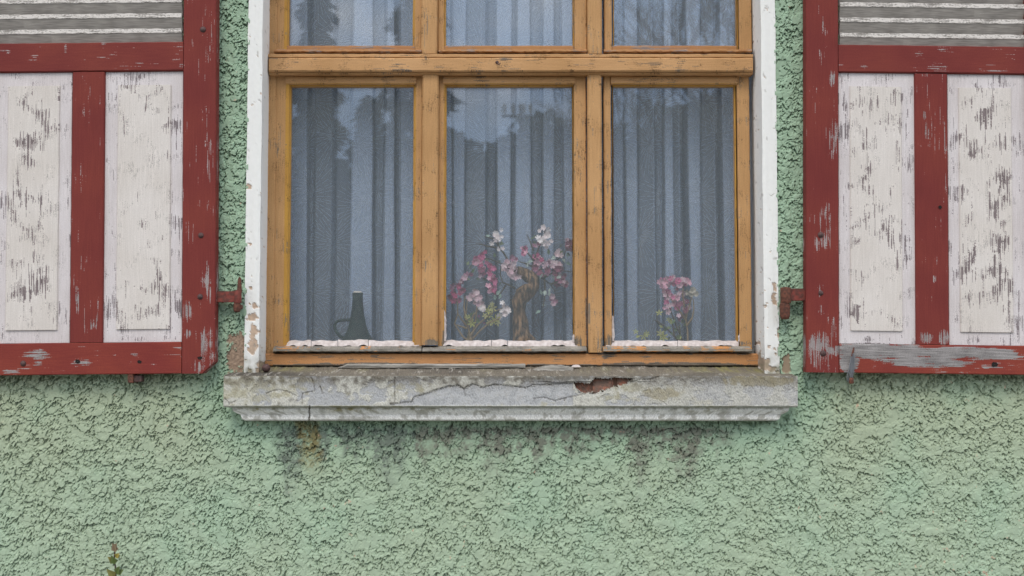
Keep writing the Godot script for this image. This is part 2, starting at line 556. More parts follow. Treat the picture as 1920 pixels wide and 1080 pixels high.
func roughcast() -> ArrayMesh:
	var st := 1.5
	var w := int(2000 / st)
	var h := int(1160 / st)
	var k := 1.0 / st
	var n1 := bytes(noise(3, 41 * k, 4, 9 * k, 14 * k), w, h)
	var n2 := bytes(noise(5, 17 * k, 3, 4.5 * k, 8 * k), w, h)
	var n3 := bytes(noise(8, 6.5 * k, 2), w, h)
	var n4 := bytes(noise(13, 58 * k, 3, 10 * k, 16 * k), w, h)
	var n5 := bytes(noise(17, 240 * k, 3), w, h)
	var n6 := bytes(noise(19, 26 * k, 4), w, h)
	var x0 := -1.6
	var x1 := 1.6
	var y0 := at(960, 1120, 0.0).y
	var y1 := at(960, -40, 0.0).y
	var dx := (x1 - x0) / (w - 1)
	var dy := (y1 - y0) / (h - 1)
	var run := noise(23, 46.0, 3)
	# hole for the window and its surround, and for the body of the sill
	var hx0 := at(463, 0, 0.0).x + 0.004
	var hy0 := at(960, 697, 0.0).y
	var sx0 := at(440, 740, 0.0).x + 0.02
	var sy0 := at(960, 780, 0.0).y
	var index := PackedInt32Array()
	index.resize(w * h)
	index.fill(-1)
	gv.resize(w * h)
	gc.resize(w * h)
	var used := 0
	var base := Color(0.345, 0.435, 0.312)
	var yellowish := Color(0.355, 0.40, 0.275)
	var bluish := Color(0.305, 0.435, 0.312)
	for y in h:
		var wy := y1 - y * dy
		var py := 540.0 + (at(960, 540, 0.0).y - wy) / PX
		for x in w:
			var wx := x0 + x * dx
			var ax := absf(wx)
			if (ax < -hx0 - 0.008 and wy > hy0 + 0.006) or (ax < -sx0 - 0.008 and wy > sy0 + 0.006 and wy < hy0 + 0.01):
				continue
			var i := y * w + x
			var a := n1[i] / 127.5 - 1.0
			var b := n2[i] / 127.5 - 1.0
			var c := n3[i] / 127.5 - 1.0
			var d := n4[i] / 127.5 - 1.0
			var e := n5[i] / 127.5 - 1.0
			var f := n6[i] / 127.5 - 1.0
			var up := maxi(i - w, 0)
			var dn := mini(i + w, w * h - 1)
			var la := ss(-4.0, 6.0, float(n1[up] - n1[dn]))
			var lb := ss(-7.0, 10.0, float(n2[up] - n2[dn]))
			var a2 := a + 0.07 * c
			var b2 := b + 0.12 * c
			var ck := maxf(ss(0.11, 0.035, absf(a2 + 0.05)) * ss(-0.30, 0.0, b + 0.4 * c + 0.3 * f) * (0.15 + 0.85 * la), maxf(ss(0.16, 0.05, absf(b2 + 0.10)) * ss(0.24, 0.04, d + 0.25 * c) * (0.1 + 0.9 * lb), 0.75 * ss(-0.42, -0.6, c + 0.25 * f) * ss(0.25, 0.0, d)))
			var hh := 0.0019 * ss(0.0, 0.04, a2) + 0.0015 * ss(-0.02, 0.05, b2) - 0.0115 * ck + 0.0005 * c * ss(0.4, 0.0, d) + 0.0009 * a + 0.002
			var px := 960.0 + wx / PX
			# colour of the render: two paint tones, dirt streaks under the sill, bare spots
			var col := base.lerp(yellowish, clampf(0.22 * ss(-0.1, 0.5, e) + 0.62 * ss(1000, 720, py) * ss(0.0, 260.0, absf(px - 960.0) - 420.0), 0.0, 1.0))
			var near_sill := ss(900, 790, py) * ss(620, 480, absf(px - 960.0))
			col = col.lerp(bluish, clampf(near_sill + ss(0.1, 0.6, -e) * 0.5 + 0.6 * ss(1.08, 0.84, ax + 0.05 * f) * ss(830, 720, py), 0.0, 1.0) * 0.8)
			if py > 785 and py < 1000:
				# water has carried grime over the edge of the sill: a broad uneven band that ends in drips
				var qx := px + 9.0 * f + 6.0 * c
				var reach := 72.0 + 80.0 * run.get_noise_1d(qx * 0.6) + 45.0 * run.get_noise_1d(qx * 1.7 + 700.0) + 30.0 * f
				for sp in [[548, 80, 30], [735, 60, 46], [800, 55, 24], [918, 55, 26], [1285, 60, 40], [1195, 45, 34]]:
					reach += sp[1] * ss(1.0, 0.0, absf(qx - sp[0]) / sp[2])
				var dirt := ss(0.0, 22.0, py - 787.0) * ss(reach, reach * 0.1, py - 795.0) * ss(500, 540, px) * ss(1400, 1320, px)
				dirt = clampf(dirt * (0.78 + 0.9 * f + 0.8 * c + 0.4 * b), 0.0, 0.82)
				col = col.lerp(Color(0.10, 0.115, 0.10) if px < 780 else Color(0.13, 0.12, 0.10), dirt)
				var moss := clampf(streak(px, py, 586 + 14 * e, 786, 900, 20 + 12 * f) * (0.75 + 0.8 * f + 0.8 * c), 0.0, 0.7)
				col = col.lerp(Color(0.21, 0.165, 0.05), moss)
			if ck < 0.2:
				var spot := ss(0.50, 0.58, f + 0.2 * c + 0.30 * ss(1500, 1950, px) * ss(900, 1080, py) + 0.12 * ss(60, 20, absf(px - 640.0)) - 0.19)
				col = col.lerp(Color(0.50, 0.30, 0.22), spot * 0.8)
			# plaster broken away beside the foot of the surround
			var bq := 1.0 - pow((px - 445) / 24.0, 2) - pow((py - 668) / 46.0, 2) + 1.1 * f + 0.3 * c - 0.1
			if bq > 0.0 and px < 470:
				var bm := ss(0.0, 0.15, bq)
				hh = lerpf(hh, -0.002 + 0.001 * c, bm)
				col = col.lerp(Color(0.30, 0.215, 0.155) * (1.0 + 0.35 * c), bm)
			bq = 1.0 - pow((px - 1474) / 11.0, 2) - pow((py - 684) / 18.0, 2) + 1.1 * f + 0.3 * c - 0.1
			if bq > 0.0 and px > 1450:
				var bm := ss(0.0, 0.15, bq)
				hh = lerpf(hh, -0.002, bm)
				col = col.lerp(Color(0.30, 0.23, 0.16), bm)
			var t := 1.0 + 0.07 * c + 0.06 * f
			gv[used] = Vector3(wx, wy - 0.8 * hh, hh)
			gc[used] = Color(col.r * t, col.g * t, col.b * t)
			index[i] = used
			used += 1
	gv.resize(used)
	gc.resize(used)
	gi.resize(w * h * 6)
	var q := 0
	for y in h - 1:
		for x in w - 1:
			var a := index[y * w + x]
			var b := index[y * w + x + 1]
			var c := index[y * w + w + x + 1]
			var d := index[y * w + w + x]
			if a < 0 or b < 0 or c < 0 or d < 0:
				continue
			gi[q] = a; gi[q + 1] = b; gi[q + 2] = d; gi[q + 3] = b; gi[q + 4] = c; gi[q + 5] = d
			q += 6
	gi.resize(q)
	return done()


# the smooth white band and the reveal that turns in to the frame, with paint and plaster lost near the sill
func surround(side: int) -> ArrayMesh:
	var xo := at(461 if side < 0 else 1458, 400, 0.005).x
	var xi := at(488 if side < 0 else 1431, 400, 0.005).x
	var xb := at(501 if side < 0 else 1416, 400, -0.15).x
	var y1 := at(960, TOP, 0.0).y + 0.02
	var y0 := at(960, 701, 0.0).y
	var prof := []
	prof.append(Vector2(xo, -0.012))
	for k in 14:
		prof.append(Vector2(lerpf(xo, xi, k / 13.0), 0.005 - 0.0025 * ss(0.8, 1.0, k / 13.0)))
	for k in range(1, 15):
		prof.append(Vector2(lerpf(xi, xb, k / 14.0), lerpf(0.0015, -0.19, k / 14.0)))
	var n := prof.size()
	var rows := int((y1 - y0) / 0.0032)
	var f1 := bytes(noise(31 + side, 11.0, 4), n, rows)
	var f2 := bytes(noise(33 + side, 5.0, 2), n, rows)
	var f3 := noise(35 + side, 60.0, 3)
	var spots := [[474, 592, 9, 10], [478, 575, 6, 8], [476, 622, 8, 16], [474, 650, 12, 24], [490, 690, 14, 16], [463, 350, 10, 6], [492, 618, 4, 12], [470, 540, 5, 4], [455, 548, 8, 10]] if side < 0 else [[1452, 552, 6, 26], [1460, 640, 4, 30], [1432, 680, 10, 22], [1442, 690, 12, 8], [1412, 600, 3, 12]]
	for r in rows + 1:
		var y := lerpf(y0, y1, float(r) / rows)
		var py := 540.0 + (at(960, 540, 0.0).y - y) / PX
		for k in n:
			var i: int = mini(r, rows - 1) * n + k
			var a := f1[i] / 127.5 - 1.0
			var b := f2[i] / 127.5 - 1.0
			var p: Vector2 = prof[k]
			var px := 960.0 + p.x / PX + (0.0 if p.y > 0.0 else side * p.y * 60.0)
			var lost := 0.0
			for s in spots:
				lost = maxf(lost, ss(0.1, 0.28, 1.0 - pow((px - s[0]) / s[2], 2) - pow((py - s[1]) / s[3], 2) + 1.3 * a + 0.3 * b - 0.15))
			lost = maxf(lost, ss(0.62, 0.72, a + 0.3 * b + 0.25 * ss(450, 690, py)))
			var crack := ss(0.05, 0.0, absf(f3.get_noise_2d(k * 3.0, r))) * ss(0.1, 0.4, a)
			var bow := 0.0012 * f3.get_noise_2d(7.0 * k, r * 0.4)
			var dz := bow - 0.0026 * lost - 0.0012 * crack + 0.0003 * b
			gv.append(Vector3(p.x + (side * -dz if k > 15 else 0.0) + 0.0016 * f3.get_noise_1d(r * 1.3 + 90.0) * (1.0 if k < 17 else 0.0), y, p.y + (dz if k <= 15 and k > 0 else 0.0)))
			var col := Color(0.80, 0.80, 0.775)
			col = col.lerp(Color(0.46, 0.32, 0.22) * (1.0 + 0.25 * b), lost * 0.9)
			col = col.lerp(Color(0.3, 0.28, 0.25), crack * 0.7)
			var grime := ss(640, 705, py) * clampf(0.55 + 0.9 * a, 0.0, 1.0) + ss(0.35, 0.6, a - 0.3) * 0.15
			col = col.lerp(Color(0.20, 0.19, 0.13), clampf(grime, 0.0, 0.85))
			var t := 1.0 + 0.025 * a + 0.02 * b
			gc.append(Color(col.r * t, col.g * t, col.b * t))
	for r in rows:
		for k in n - 1:
			var a := r * n + k
			if side < 0:
				quad(a + n, a + n + 1, a + 1, a)
			else:
				quad(a, a + 1, a + n + 1, a + n)
	return done()


func room() -> void:
	var r := thing("room", "dark room behind the net curtain", "room", Vector3(0, 0.3, -2.2), "", "structure")
	box(-2.6, 2.6, 0.15, 0.3, -4.2, -0.43)
	part("floor", done(), M.floor, r)
	box(-2.6, 2.6, 3.6, 3.75, -4.2, -0.43)
	part("ceiling", done(), M.room_wall, r)
	box(-2.6, 2.6, 0.3, 3.6, -4.2, -4.05)
	part("wall", done(), M.room_wall, r)
	box(-2.75, -2.6, 0.15, 3.75, -4.2, -0.43)
	part("wall", done(), M.room_wall, r)
	box(2.6, 2.75, 0.15, 3.75, -4.2, -0.43)
	part("wall", done(), M.room_wall, r)


# ---------------------------------------------------------------- the sill

func seg_dist(p: Vector2, a: Vector2, b: Vector2) -> float:
	var ab := b - a
	return p.distance_to(a + ab * clampf((p - a).dot(ab) / ab.length_squared(), 0.0, 1.0))


func sill() -> void:
	var zf := 0.075
	# [z, photo row, how far the end steps in (photo px)]
	var key := [[-0.16, 683.5, 0.0, 16], [0.062, 702.5, 0.0, 2], [0.0735, 705.0, 0.0, 3], [zf, 708.0, 0.0, 34], [zf, 761.0, 0.0, 2], [0.071, 763.5, 1.0, 2], [0.057, 764.0, 13.0, 3], [0.056, 768.5, 14.0, 3], [0.054, 771.0, 15.0, 3], [0.047, 775.5, 22.0, 2], [0.044, 777.5, 27.0, 5], [0.046, 785.5, 30.0, 2], [0.043, 788.5, 34.0, 2], [-0.005, 789.5, 40.0, 1]]
	var rows := []
	for k in key.size() - 1:
		for s in key[k][3]:
			var t: float = float(s) / key[k][3]
			var r := [lerpf(key[k][0], key[k + 1][0], t), lerpf(key[k][1], key[k + 1][1], t), lerpf(key[k][2], key[k + 1][2], t), 0]
			r[3] = 0 if k < 2 else (1 if k < 4 else 2)
			rows.append(r)
	rows.append([key[-1][0], key[-1][1], key[-1][2], 2])
	var n := rows.size()
	var w := 960
	var xa := at(419, 740, zf).x
	var xb := at(1496, 740, zf).x
	var f1 := bytes(noise(41, 52.0, 4, 9.0, 14.0), w, n, 1.4, 1.0)
	var f2 := bytes(noise(42, 13.0, 4), w, n, 1.4, 1.0)
	var f3 := bytes(noise(43, 3.0, 2), w, n)
	var f4 := bytes(noise(44, 60.0, 4), w, n, 5.0, 0.6)
	var drips := noise(47, 34.0, 3)
	var cracks := [[[568, 762], [568, 738], [590, 733], [589, 716], [584, 708]], [[733, 757], [772, 753], [776, 745], [800, 737], [832, 726], [860, 722], [871, 729], [886, 719], [905, 726], [925, 721], [952, 722], [985, 727], [1000, 722], [1035, 721], [1074, 717]], [[871, 729], [872, 742]], [[741, 753], [741, 708]], [[1074, 717], [1085, 736], [1096, 739], [1062, 746], [1058, 752]], [[1062, 746], [1040, 752], [1020, 745], [1000, 748]], [[1185, 711], [1215, 712], [1240, 705]], [[602, 725], [606, 738]], [[444, 752], [432, 757], [425, 748]], [[500, 738], [520, 731], [540, 734], [556, 742]]]
	var hole := PackedVector2Array([Vector2(1074, 717), Vector2(1100, 719), Vector2(1120, 711), Vector2(1150, 709), Vector2(1186, 711), Vector2(1168, 719), Vector2(1145, 726), Vector2(1122, 735), Vector2(1094, 737), Vector2(1081, 729)])
	for r in n:
		var row: Array = rows[r]
		var z: float = row[0]
		var py: float = row[1]
		var inset: float = row[2]
		var yw := at(960, py, z).y
		var x0 := xa + inset * PX
		var x1 := xb - inset * PX
		for c in w:
			var i := r * w + c
			var a := f1[i] / 127.5 - 1.0
			var b := f2[i] / 127.5 - 1.0
			var d := f3[i] / 127.5 - 1.0
			var g := f4[i] / 127.5 - 1.0
			var x := lerpf(x0, x1, float(c) / (w - 1))
			var px := 960.0 + x * F / (CAMZ - z)
			var off := 0.0
			var drop := 0.0
			var col := Color(0.42, 0.41, 0.375)
			if row[3] == 1:
				# skin of lime and lichen over smoother bluish cement
				var ln := 9.0
				for line in cracks:
					for s in line.size() - 1:
						var p0 := Vector2(line[s][0], line[s][1])
						var p1 := Vector2(line[s + 1][0], line[s + 1][1])
						if px > minf(p0.x, p1.x) - 6.0 and px < maxf(p0.x, p1.x) + 6.0:
							ln = minf(ln, seg_dist(Vector2(px + 2.0 * b, py + 1.5 * d), p0, p1))
				var crack := ss(2.0, 0.5, ln)
				var edge := 900.0
				for q in cracks[1].size() - 1:
					var p0 := Vector2(cracks[1][q][0], cracks[1][q][1])
					var p1 := Vector2(cracks[1][q + 1][0], cracks[1][q + 1][1])
					if px >= p0.x and px <= p1.x:
						edge = lerpf(p0.y, p1.y, (px - p0.x) / (p1.x - p0.x)) + 1.5 * d + 1.5 * b
				var below := ss(0.0, 1.5, py - edge)
				var bare := maxf(ss(0.02, 0.10, a + 0.25 * b), below)
				off = -0.0016 * bare - 0.0022 * below - 0.0040 * crack * (0.6 + 0.6 * b) + 0.0009 * b + 0.0008 * d
				col = Color(0.52, 0.51, 0.455).lerp(Color(0.39, 0.395, 0.40), bare)
				col = col.lerp(Color(0.47, 0.475, 0.48), below * ss(-0.2, 0.4, b))
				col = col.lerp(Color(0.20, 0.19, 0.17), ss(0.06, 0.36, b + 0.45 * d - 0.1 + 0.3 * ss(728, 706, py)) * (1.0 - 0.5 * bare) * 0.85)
				col = col.lerp(Color(0.36, 0.33, 0.20), ss(0.2, 0.5, g + 0.4 * b) * 0.5)
				col = col.lerp(Color(0.14, 0.13, 0.115), crack * 0.5)
				var gran := ss(1150, 1230, px) * 0.5
				col = col.lerp(Color(0.40, 0.39, 0.36) * (1.0 + 0.25 * d + 0.3 * b), gran)
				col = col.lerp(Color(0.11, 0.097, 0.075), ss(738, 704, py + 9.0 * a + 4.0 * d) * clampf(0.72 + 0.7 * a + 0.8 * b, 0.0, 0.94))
				var lich := ss(0.0, 0.5, 1.0 - pow((px - 1235.0) / 40.0, 2) - pow((py - 738.0) / 12.0, 2) + 0.8 * b) + ss(0.0, 0.5, 1.0 - pow((px - 1420.0) / 70.0, 2) - pow((py - 715.0) / 12.0, 2) + 0.9 * b)
				col = col.lerp(Color(0.25, 0.215, 0.13), clampf(lich * 0.6, 0.0, 0.7))
				if Geometry2D.is_point_in_polygon(Vector2(px + 5.0 * b + 2.0 * d, py + 3.5 * d + 2.5 * b), hole):
					off = -0.021 + 0.003 * b
					col = Color(0.26, 0.15, 0.11)
				elif px > 985 and px < 1240 and py < 715.0 + 3.0 * a:
					off += 0.004 * ss(985, 1040, px) * ss(1240, 1180, px)
			elif row[3] == 0:
				# the sloping top: old mortar, weathered like wood, moss at the ends
				drop = -0.0026 + 0.0042 * g + 0.0024 * b + 0.0012 * d
				col = Color(0.17, 0.148, 0.115).lerp(Color(0.085, 0.074, 0.06), ss(-0.1, 0.4, g + 0.2 * b))
				col = col.lerp(Color(0.34, 0.32, 0.28), ss(0.36, 0.6, b + 0.5 * d + 0.2 * g) * 0.7)
				var moss := clampf(ss(1200, 1400, px) * 0.8 + ss(640, 520, px) * 0.55 + 0.25 * ss(0.1, 0.5, a), 0.0, 0.9) * ss(0.03, -0.06, z)
				col = col.lerp(Color(0.20, 0.185, 0.055), moss * clampf(0.6 + 1.2 * b, 0.0, 1.0))
			else:
				off = 0.0005 * a + 0.0004 * b
				col = Color(0.74, 0.735, 0.70).lerp(Color(0.42, 0.41, 0.37), ss(0.0, 0.4, b + 0.4 * a))
				var green := ss(776, 765, py) * (0.45 * ss(700, 640, absf(px - 700) * 1.0 + 560.0) + 0.5 * ss(70, 10, absf(px - 1325)) + 0.6 * ss(60, 20, absf(px - 500)) + 0.5 * ss(60, 20, absf(px - 650)))
				col = col.lerp(Color(0.22, 0.19, 0.07), clampf(green * (0.6 + 1.3 * b), 0.0, 0.85))
				col = col.lerp(Color(0.17, 0.17, 0.12), ss(786.5, 789.0, py) * 0.7 + ss(766.0, 764.0, py) * 0.6)
				col = col.lerp(Color(0.24, 0.23, 0.2), ss(0.32, 0.6, g) * 0.5)
				col = col.lerp(Color(0.27, 0.26, 0.22), ss(0.05, 0.4, drips.get_noise_1d(px * 0.6 + 4.0 * b) + 0.5 * b) * 0.45)
				if absf(px - 582.0 - 2.0 * b) < 1.4:
					off -= 0.003
					col = Color(0.15, 0.13, 0.1)
			var t := 1.0 + 0.34 * d + 0.2 * b
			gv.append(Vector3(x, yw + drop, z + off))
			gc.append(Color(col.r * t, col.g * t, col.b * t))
	for r in n - 1:
		for c in w - 1:
			var a := r * w + c
			quad(a, a + 1, a + w + 1, a + w)
	for e in 2:
		var c := 0 if e == 0 else w - 1
		var s := gv.size()
		for r in n:
			var p := gv[r * w + c]
			for z in [p.z, lerpf(p.z, -0.02, 0.33), lerpf(p.z, -0.02, 0.66), -0.02]:
				gv.append(Vector3(p.x, p.y, z))
				gc.append(gc[r * w + c] * 0.9)
		for r in n - 1:
			for k in 3:
				var a := s + r * 4 + k
				quad(a, a + 1, a + 5, a + 4)
	var o := thing("window_sill", "weathered grey cement window sill with cracked face and moulded lower edge", "window sill", Vector3(0, at(960, 790, 0.0).y, 0.03))
	part("sill_body", done(), M.vertex, o)
	for b in [[1076, 1108, 714, 742, 0.0555], [1112, 1150, 707, 741, 0.064], [1157, 1192, 706, 735, 0.064]]:
		var p0 := at(b[0], b[3], b[4])
		var p1 := at(b[1], b[2], b[4])
		rough_block(p0.x, p1.x, p0.y, p1.y, 0.02, b[4], 0.004)
		part("brick", done(), M.brick, o)


func rough_block(x0: float, x1: float, y0: float, y1: float, z0: float, z1: float, r: float) -> void:
	# a brick end, worn round at its edges
	var nx := 8
	var ny := 6
	var s := gv.size()
	for j in ny + 1:
		for i in nx + 1:
			var u := float(i) / nx
			var v := float(j) / ny
			var edge := minf(minf(u, 1.0 - u) * (x1 - x0), minf(v, 1.0 - v) * (y1 - y0))
			gv.append(Vector3(lerpf(x0, x1, u) + rng.randf_range(-0.0006, 0.0006), lerpf(y0, y1, v) + rng.randf_range(-0.0006, 0.0006), z1 - r * ss(r, 0.0, edge) + rng.randf_range(-0.001, 0.001)))
	for j in ny:
		for i in nx:
			var a := s + j * (nx + 1) + i
			quad(a + nx + 1, a + nx + 2, a + 1, a)
	box(x0, x1, y0, y1, z0, z1 - r)


# ---------------------------------------------------------------- the window

func window() -> void:
	var win := thing("window", "ochre painted wooden window of six panes with peeling lower rails", "window", Vector3(0, at(960, 686, -0.14).y, -0.15))
	var tx := {"x0": at(490, 400, -0.13).x, "x1": at(1430, 400, -0.13).x, "y0": at(960, 700, -0.13).y, "y1": at(960, TOP - 20, -0.13).y}
	var regs := []
	var todo := []   # [name, parent, x0, x1, y0, y1, z0, z1, bevel, upright, kind]
	var zfr := -0.136
	# outer frame
	var put := func(called: String, parent: Node3D, a: Vector3, b: Vector3, z0: float, bev: float, upright: bool, kind: String) -> void:
		todo.append([called, parent, minf(a.x, b.x), maxf(a.x, b.x), minf(a.y, b.y), maxf(a.y, b.y), z0, a.z, bev, upright])
		regs.append([minf(a.x, b.x), maxf(a.x, b.x), minf(a.y, b.y), maxf(a.y, b.y), kind])
	put.call("jamb", win, at(494, TOP, zfr), at(512, 664, zfr), -0.20, 0.002, true, "ochre_up")
	put.call("jamb", win, at(1412, TOP, zfr), at(1424, 664, zfr), -0.20, 0.002, true, "ochre_up")
	put.call("head_rail", win, at(494, TOP - 12, zfr), at(1424, TOP, zfr), -0.20, 0.002, false, "ochre_across")
	put.call("bottom_rail", win, at(497, 663, -0.128), at(1423, 686, -0.128), -0.20, 0.003, false, "ochre_sill")
	put.call("transom", win, at(504, 108, -0.100), at(1412, 134, -0.100), -0.155, 0.004, false, "ochre_across")
	put.call("transom_ledge", win, at(503, 101, -0.108), at(1412, 107.6, -0.108), -0.155, 0.0015, false, "ochre_across")
	put.call("transom_ledge", win, at(504, 134.4, -0.112), at(1412, 139, -0.112), -0.155, 0.003, false, "ochre_across")
	for m in [[792.0, 820.5, 647.0], [1101.5, 1130.0, 661.0]]:
		put.call("mullion", win, at(m[0], 139.5, -0.118), at(m[1], m[2], -0.118), -0.16, 0.005, true, "ochre_up")
		put.call("mullion", win, at(m[0] - 1, TOP, -0.118), at(m[1] - 1, 100.5, -0.118), -0.16, 0.005, true, "ochre_up")
	# sashes: outer left, glass left, glass right, outer right (photo columns), kind of drip rail
	var panes := []
	for low in [true, false]:
		for s in [[512, 540.5, 775.5, 791, "drip_bare"], [821.5, 835.5, 1073, 1101, "drip_bare"], [1131, 1150.5, 1379, 1411, "drip_half"]]:
			var sash := group_part("sash", win)
			var zs := -0.142
			var ytop := 142.0 if low else TOP + 2.0
			var gt := 161.5 if low else TOP + 24.0
			var gb := 638.0 if low else 85.0
			var yb := 660.0 if low else 98.0
			put.call("stile", sash, at(s[0] + 0.5, ytop, zs), at(s[1] - 3.0, yb - 1, zs), -0.185, 0.003, true, "ochre_up")
			put.call("stile", sash, at(s[2] + 3.0, ytop, zs), at(s[3] - 0.5, yb - 1, zs), -0.185, 0.003, true, "ochre_up")
			put.call("glazing_bead", sash, at(s[1] - 2.6, gt - 2, -0.153), at(s[1], gb + 8, -0.153), -0.176, 0.003, true, "bead")
			put.call("glazing_bead", sash, at(s[2], gt - 2, -0.153), at(s[2] + 2.6, gb + 8, -0.153), -0.176, 0.003, true, "bead")
			put.call("top_rail", sash, at(s[1] - 5.0, ytop + 0.5, -0.137), at(s[2] + 5.0, gt - 4.0, -0.137), -0.185, 0.003, false, "ochre_across")
			put.call("glazing_bead", sash, at(s[1] - 2.0, gt - 3.8, -0.150), at(s[2] + 2.0, gt, -0.150), -0.176, 0.003, false, "bead")
			put.call("bottom_rail", sash, at(s[1] - 2.5, gb + 9.0 if low else gb + 0.5, -0.147), at(s[2] + 2.5, yb - 1.0, -0.147), -0.185, 0.002, false, s[4] if low else "drip_old")
			put.call("drip_rail", sash, at((792.0 if low and s[0] > 800 and s[0] < 900 else s[0]) + (0.0 if low else 1.0), 649.0 if low else 89.0, -0.112), at(s[3] - 1.0, yb, -0.112), -0.1415, 0.004, false, s[4] if low else "drip_old")
			panes.append([sash, at(s[1] - 3, gt - 4, -0.166), at(s[2] + 3, gb + 10, -0.166)])
	var blobs := [[832, 632, 7, 26, 1.2], [1084, 640, 14, 14, 1.2], [1141, 640, 9, 16, 1.2], [806, 642, 14, 9, 1.2], [1142, 667, 16, 9, 1.2], [540, 620, 4, 20, 0.9], [519, 640, 14, 4, 0.7], [1395, 643, 16, 4, 0.8], [700, 684, 200, 5, 1.4], [1000, 685, 160, 4, 1.3], [1280, 684, 170, 6, 1.6], [600, 684, 90, 5, 1.2], [1180, 683, 60, 5, 1.4], [700, 672, 30, 3, 0.7], [515, 280, 3, 40, 0.5], [518, 285, 6, 12, 0.5], [955, 116, 60, 5, 0.35], [1215, 124, 30, 4, 0.7], [1150, 119, 20, 4, 0.4], [560, 122, 14, 4, 0.5], [800, 60, 6, 60, 0.35], [1020, 92, 60, 3, 0.5], [1210, 88, 60, 3, 0.5], [690, 86, 60, 3, 0.4], [820, 220, 5, 60, 0.3], [1076, 60, 5, 40, 0.5]]
	var m := paint_sheet(tx, regs, blobs, -0.13, 60)
	m.roughness = 0.6
	for t in todo:
		var mesh: ArrayMesh
		if t[0] == "drip_rail":
			mesh = drip(t, tx)
		else:
			mesh = plank(t[2], t[3], t[4], t[5], t[6], t[7], t[8], 0.0009 if t[8] < 0.005 else 0.0006, t[9], tx)
		part(t[0], mesh, m, t[1])
	for p in panes:
		for zp in [-0.166, -0.179]:
			box(p[1].x, p[2].x, p[2].y, p[1].y, zp - 0.004, zp)
			part("pane", done(), M.glass, p[0])
	# old putty along the foot of the lower panes, cracked through in places, and scraps up their sides
	for k in 3:
		var sash: Node3D = panes[k][0]
		for run in [[[531, 583, 1], [584, 633, 1], [634, 690, 0], [691, 786, 1]], [[831, 921, 1], [922, 951, 0], [952, 1083, 1]], [[1136, 1270, 1], [1271, 1385, 1]]][k]:
			putty(run[0], run[1], 637.5 + 1.0 * run[2], 649.0, 2.2)
			part("putty", done(), M.putty, sash)
		for run in [[], [[829, 837, 582, 640], [1073, 1079, 627, 642]], [[1145.5, 1152, 592, 640], [1384, 1389, 626, 640]]][k]:
			putty_side(run)
			part("putty", done(), M.putty, sash)
	dome(at(932, 117, -0.100), 0.0055, 0.006)
	tube([at(932, 116, -0.095), at(934, 120, -0.082), at(936, 121, -0.08), at(938, 118, -0.082)], [0.002, 0.002, 0.002, 0.0015], 6)
	part("hook", done(), M.dark_iron, win)
	# board inside, on which the jug and the flowers stand
	var b0 := at(960, 652, -0.23).y
	box(-0.80, 0.80, b0 - 0.03, b0, -0.42, -0.19)
	part("inner_board", done(), M.board, win)


func drip(t: Array, tx: Dictionary) -> ArrayMesh:
	# a weather bar with a sloping top, frayed along its lower edge
	var n := 60
	var s := gv.size()
	var x0: float = t[2]
	var x1: float = t[3]
	var y0: float = t[4]
	var y1: float = t[5]
	var zb: float = t[6]
	var zf: float = t[7]
	for k in n + 1:
		var x := lerpf(x0, x1, float(k) / n)
		var j := rng.randf_range(-1, 1) * 0.0012
		var j2 := rng.randf_range(-1, 1) * 0.0010
		for p in [Vector2(y1, zb), Vector2(y1 - 0.004 + j2, zf - 0.009), Vector2(lerpf(y1, y0, 0.42) + j, zf + j2), Vector2(y0 + 0.003 + j2, zf + 0.001 + j * 0.5), Vector2(y0 + j, zf - 0.003), Vector2(y0, zb)]:
			gv.append(Vector3(x, p.x, p.y))
			gu.append(tex_at(x, clampf(p.x - 0.25 * (zf - p.y), y0, y1), tx))
	for k in n:
		for q in 5:
			var a := s + k * 6 + q
			quad(a, a + 6, a + 7, a + 1)
	for k in [0, n]:
		var b := gv.size()
		for q in 6:
			gv.append(gv[s + k * 6 + q])
			gu.append(gu[s + k * 6 + q])
		for q in range(1, 5):
			gi.append(b); gi.append(b + q); gi.append(b + q + 1)
	return done()


func putty(px0: float, px1: float, top: float, bottom: float, rag: float) -> void:
	var n := maxi(6, int((px1 - px0) / 2.5))
	var s := gv.size()
	var up := 0.0
	var edge := noise(int(px0), 26.0, 2)
	for k in n + 1:
		var px := lerpf(px0, px1, float(k) / n)
		up = edge.get_noise_1d(px) * 1.6
		var a := at(px, top + up * rag * 0.6, -0.1655)
		var c := at(px, bottom + edge.get_noise_1d(px + 500.0) * 1.9 * rag, -0.140)
		var zt := edge.get_noise_1d(px * 0.7 + 900.0) * 0.0015
		gv.append(a)
		gv.append(at(px, top + 1.0 + up * rag, -0.158 + zt))
		gv.append(at(px, bottom - 4.0 + up, -0.145 + zt))
		gv.append(c)
		gv.append(c + Vector3(0, 0, -0.008))
	for k in n:
		for q in 4:
			var a := s + k * 5 + q
			quad(a, a + 5, a + 6, a + 1)
	for k in [0, n]:
		face([gv[s + k * 5], gv[s + k * 5 + 1], gv[s + k * 5 + 2], gv[s + k * 5 + 3], gv[s + k * 5 + 4]])


func putty_side(r: Array) -> void:
	var n := 12
	var s := gv.size()
	for k in n + 1:
		var py := lerpf(r[2], r[3], float(k) / n)
		var g := minf(1.0, 0.35 + k / 6.0)
		var mid: float = (r[0] + r[1]) / 2.0
		var hw: float = (r[1] - r[0]) / 2.0 * g
		gv.append(at(mid - hw + rng.randf_range(-0.8, 0.8), py, -0.150))
		gv.append(at(mid, py, -0.1465))
		gv.append(at(mid + hw + rng.randf_range(-0.8, 0.8), py, -0.150))
	for k in n:
		for q in 2:
			var a := s + k * 3 + q
			quad(a, a + 1, a + 4, a + 3)
			quad(a + 3, a + 4, a + 1, a)


# ---------------------------------------------------------------- shutters

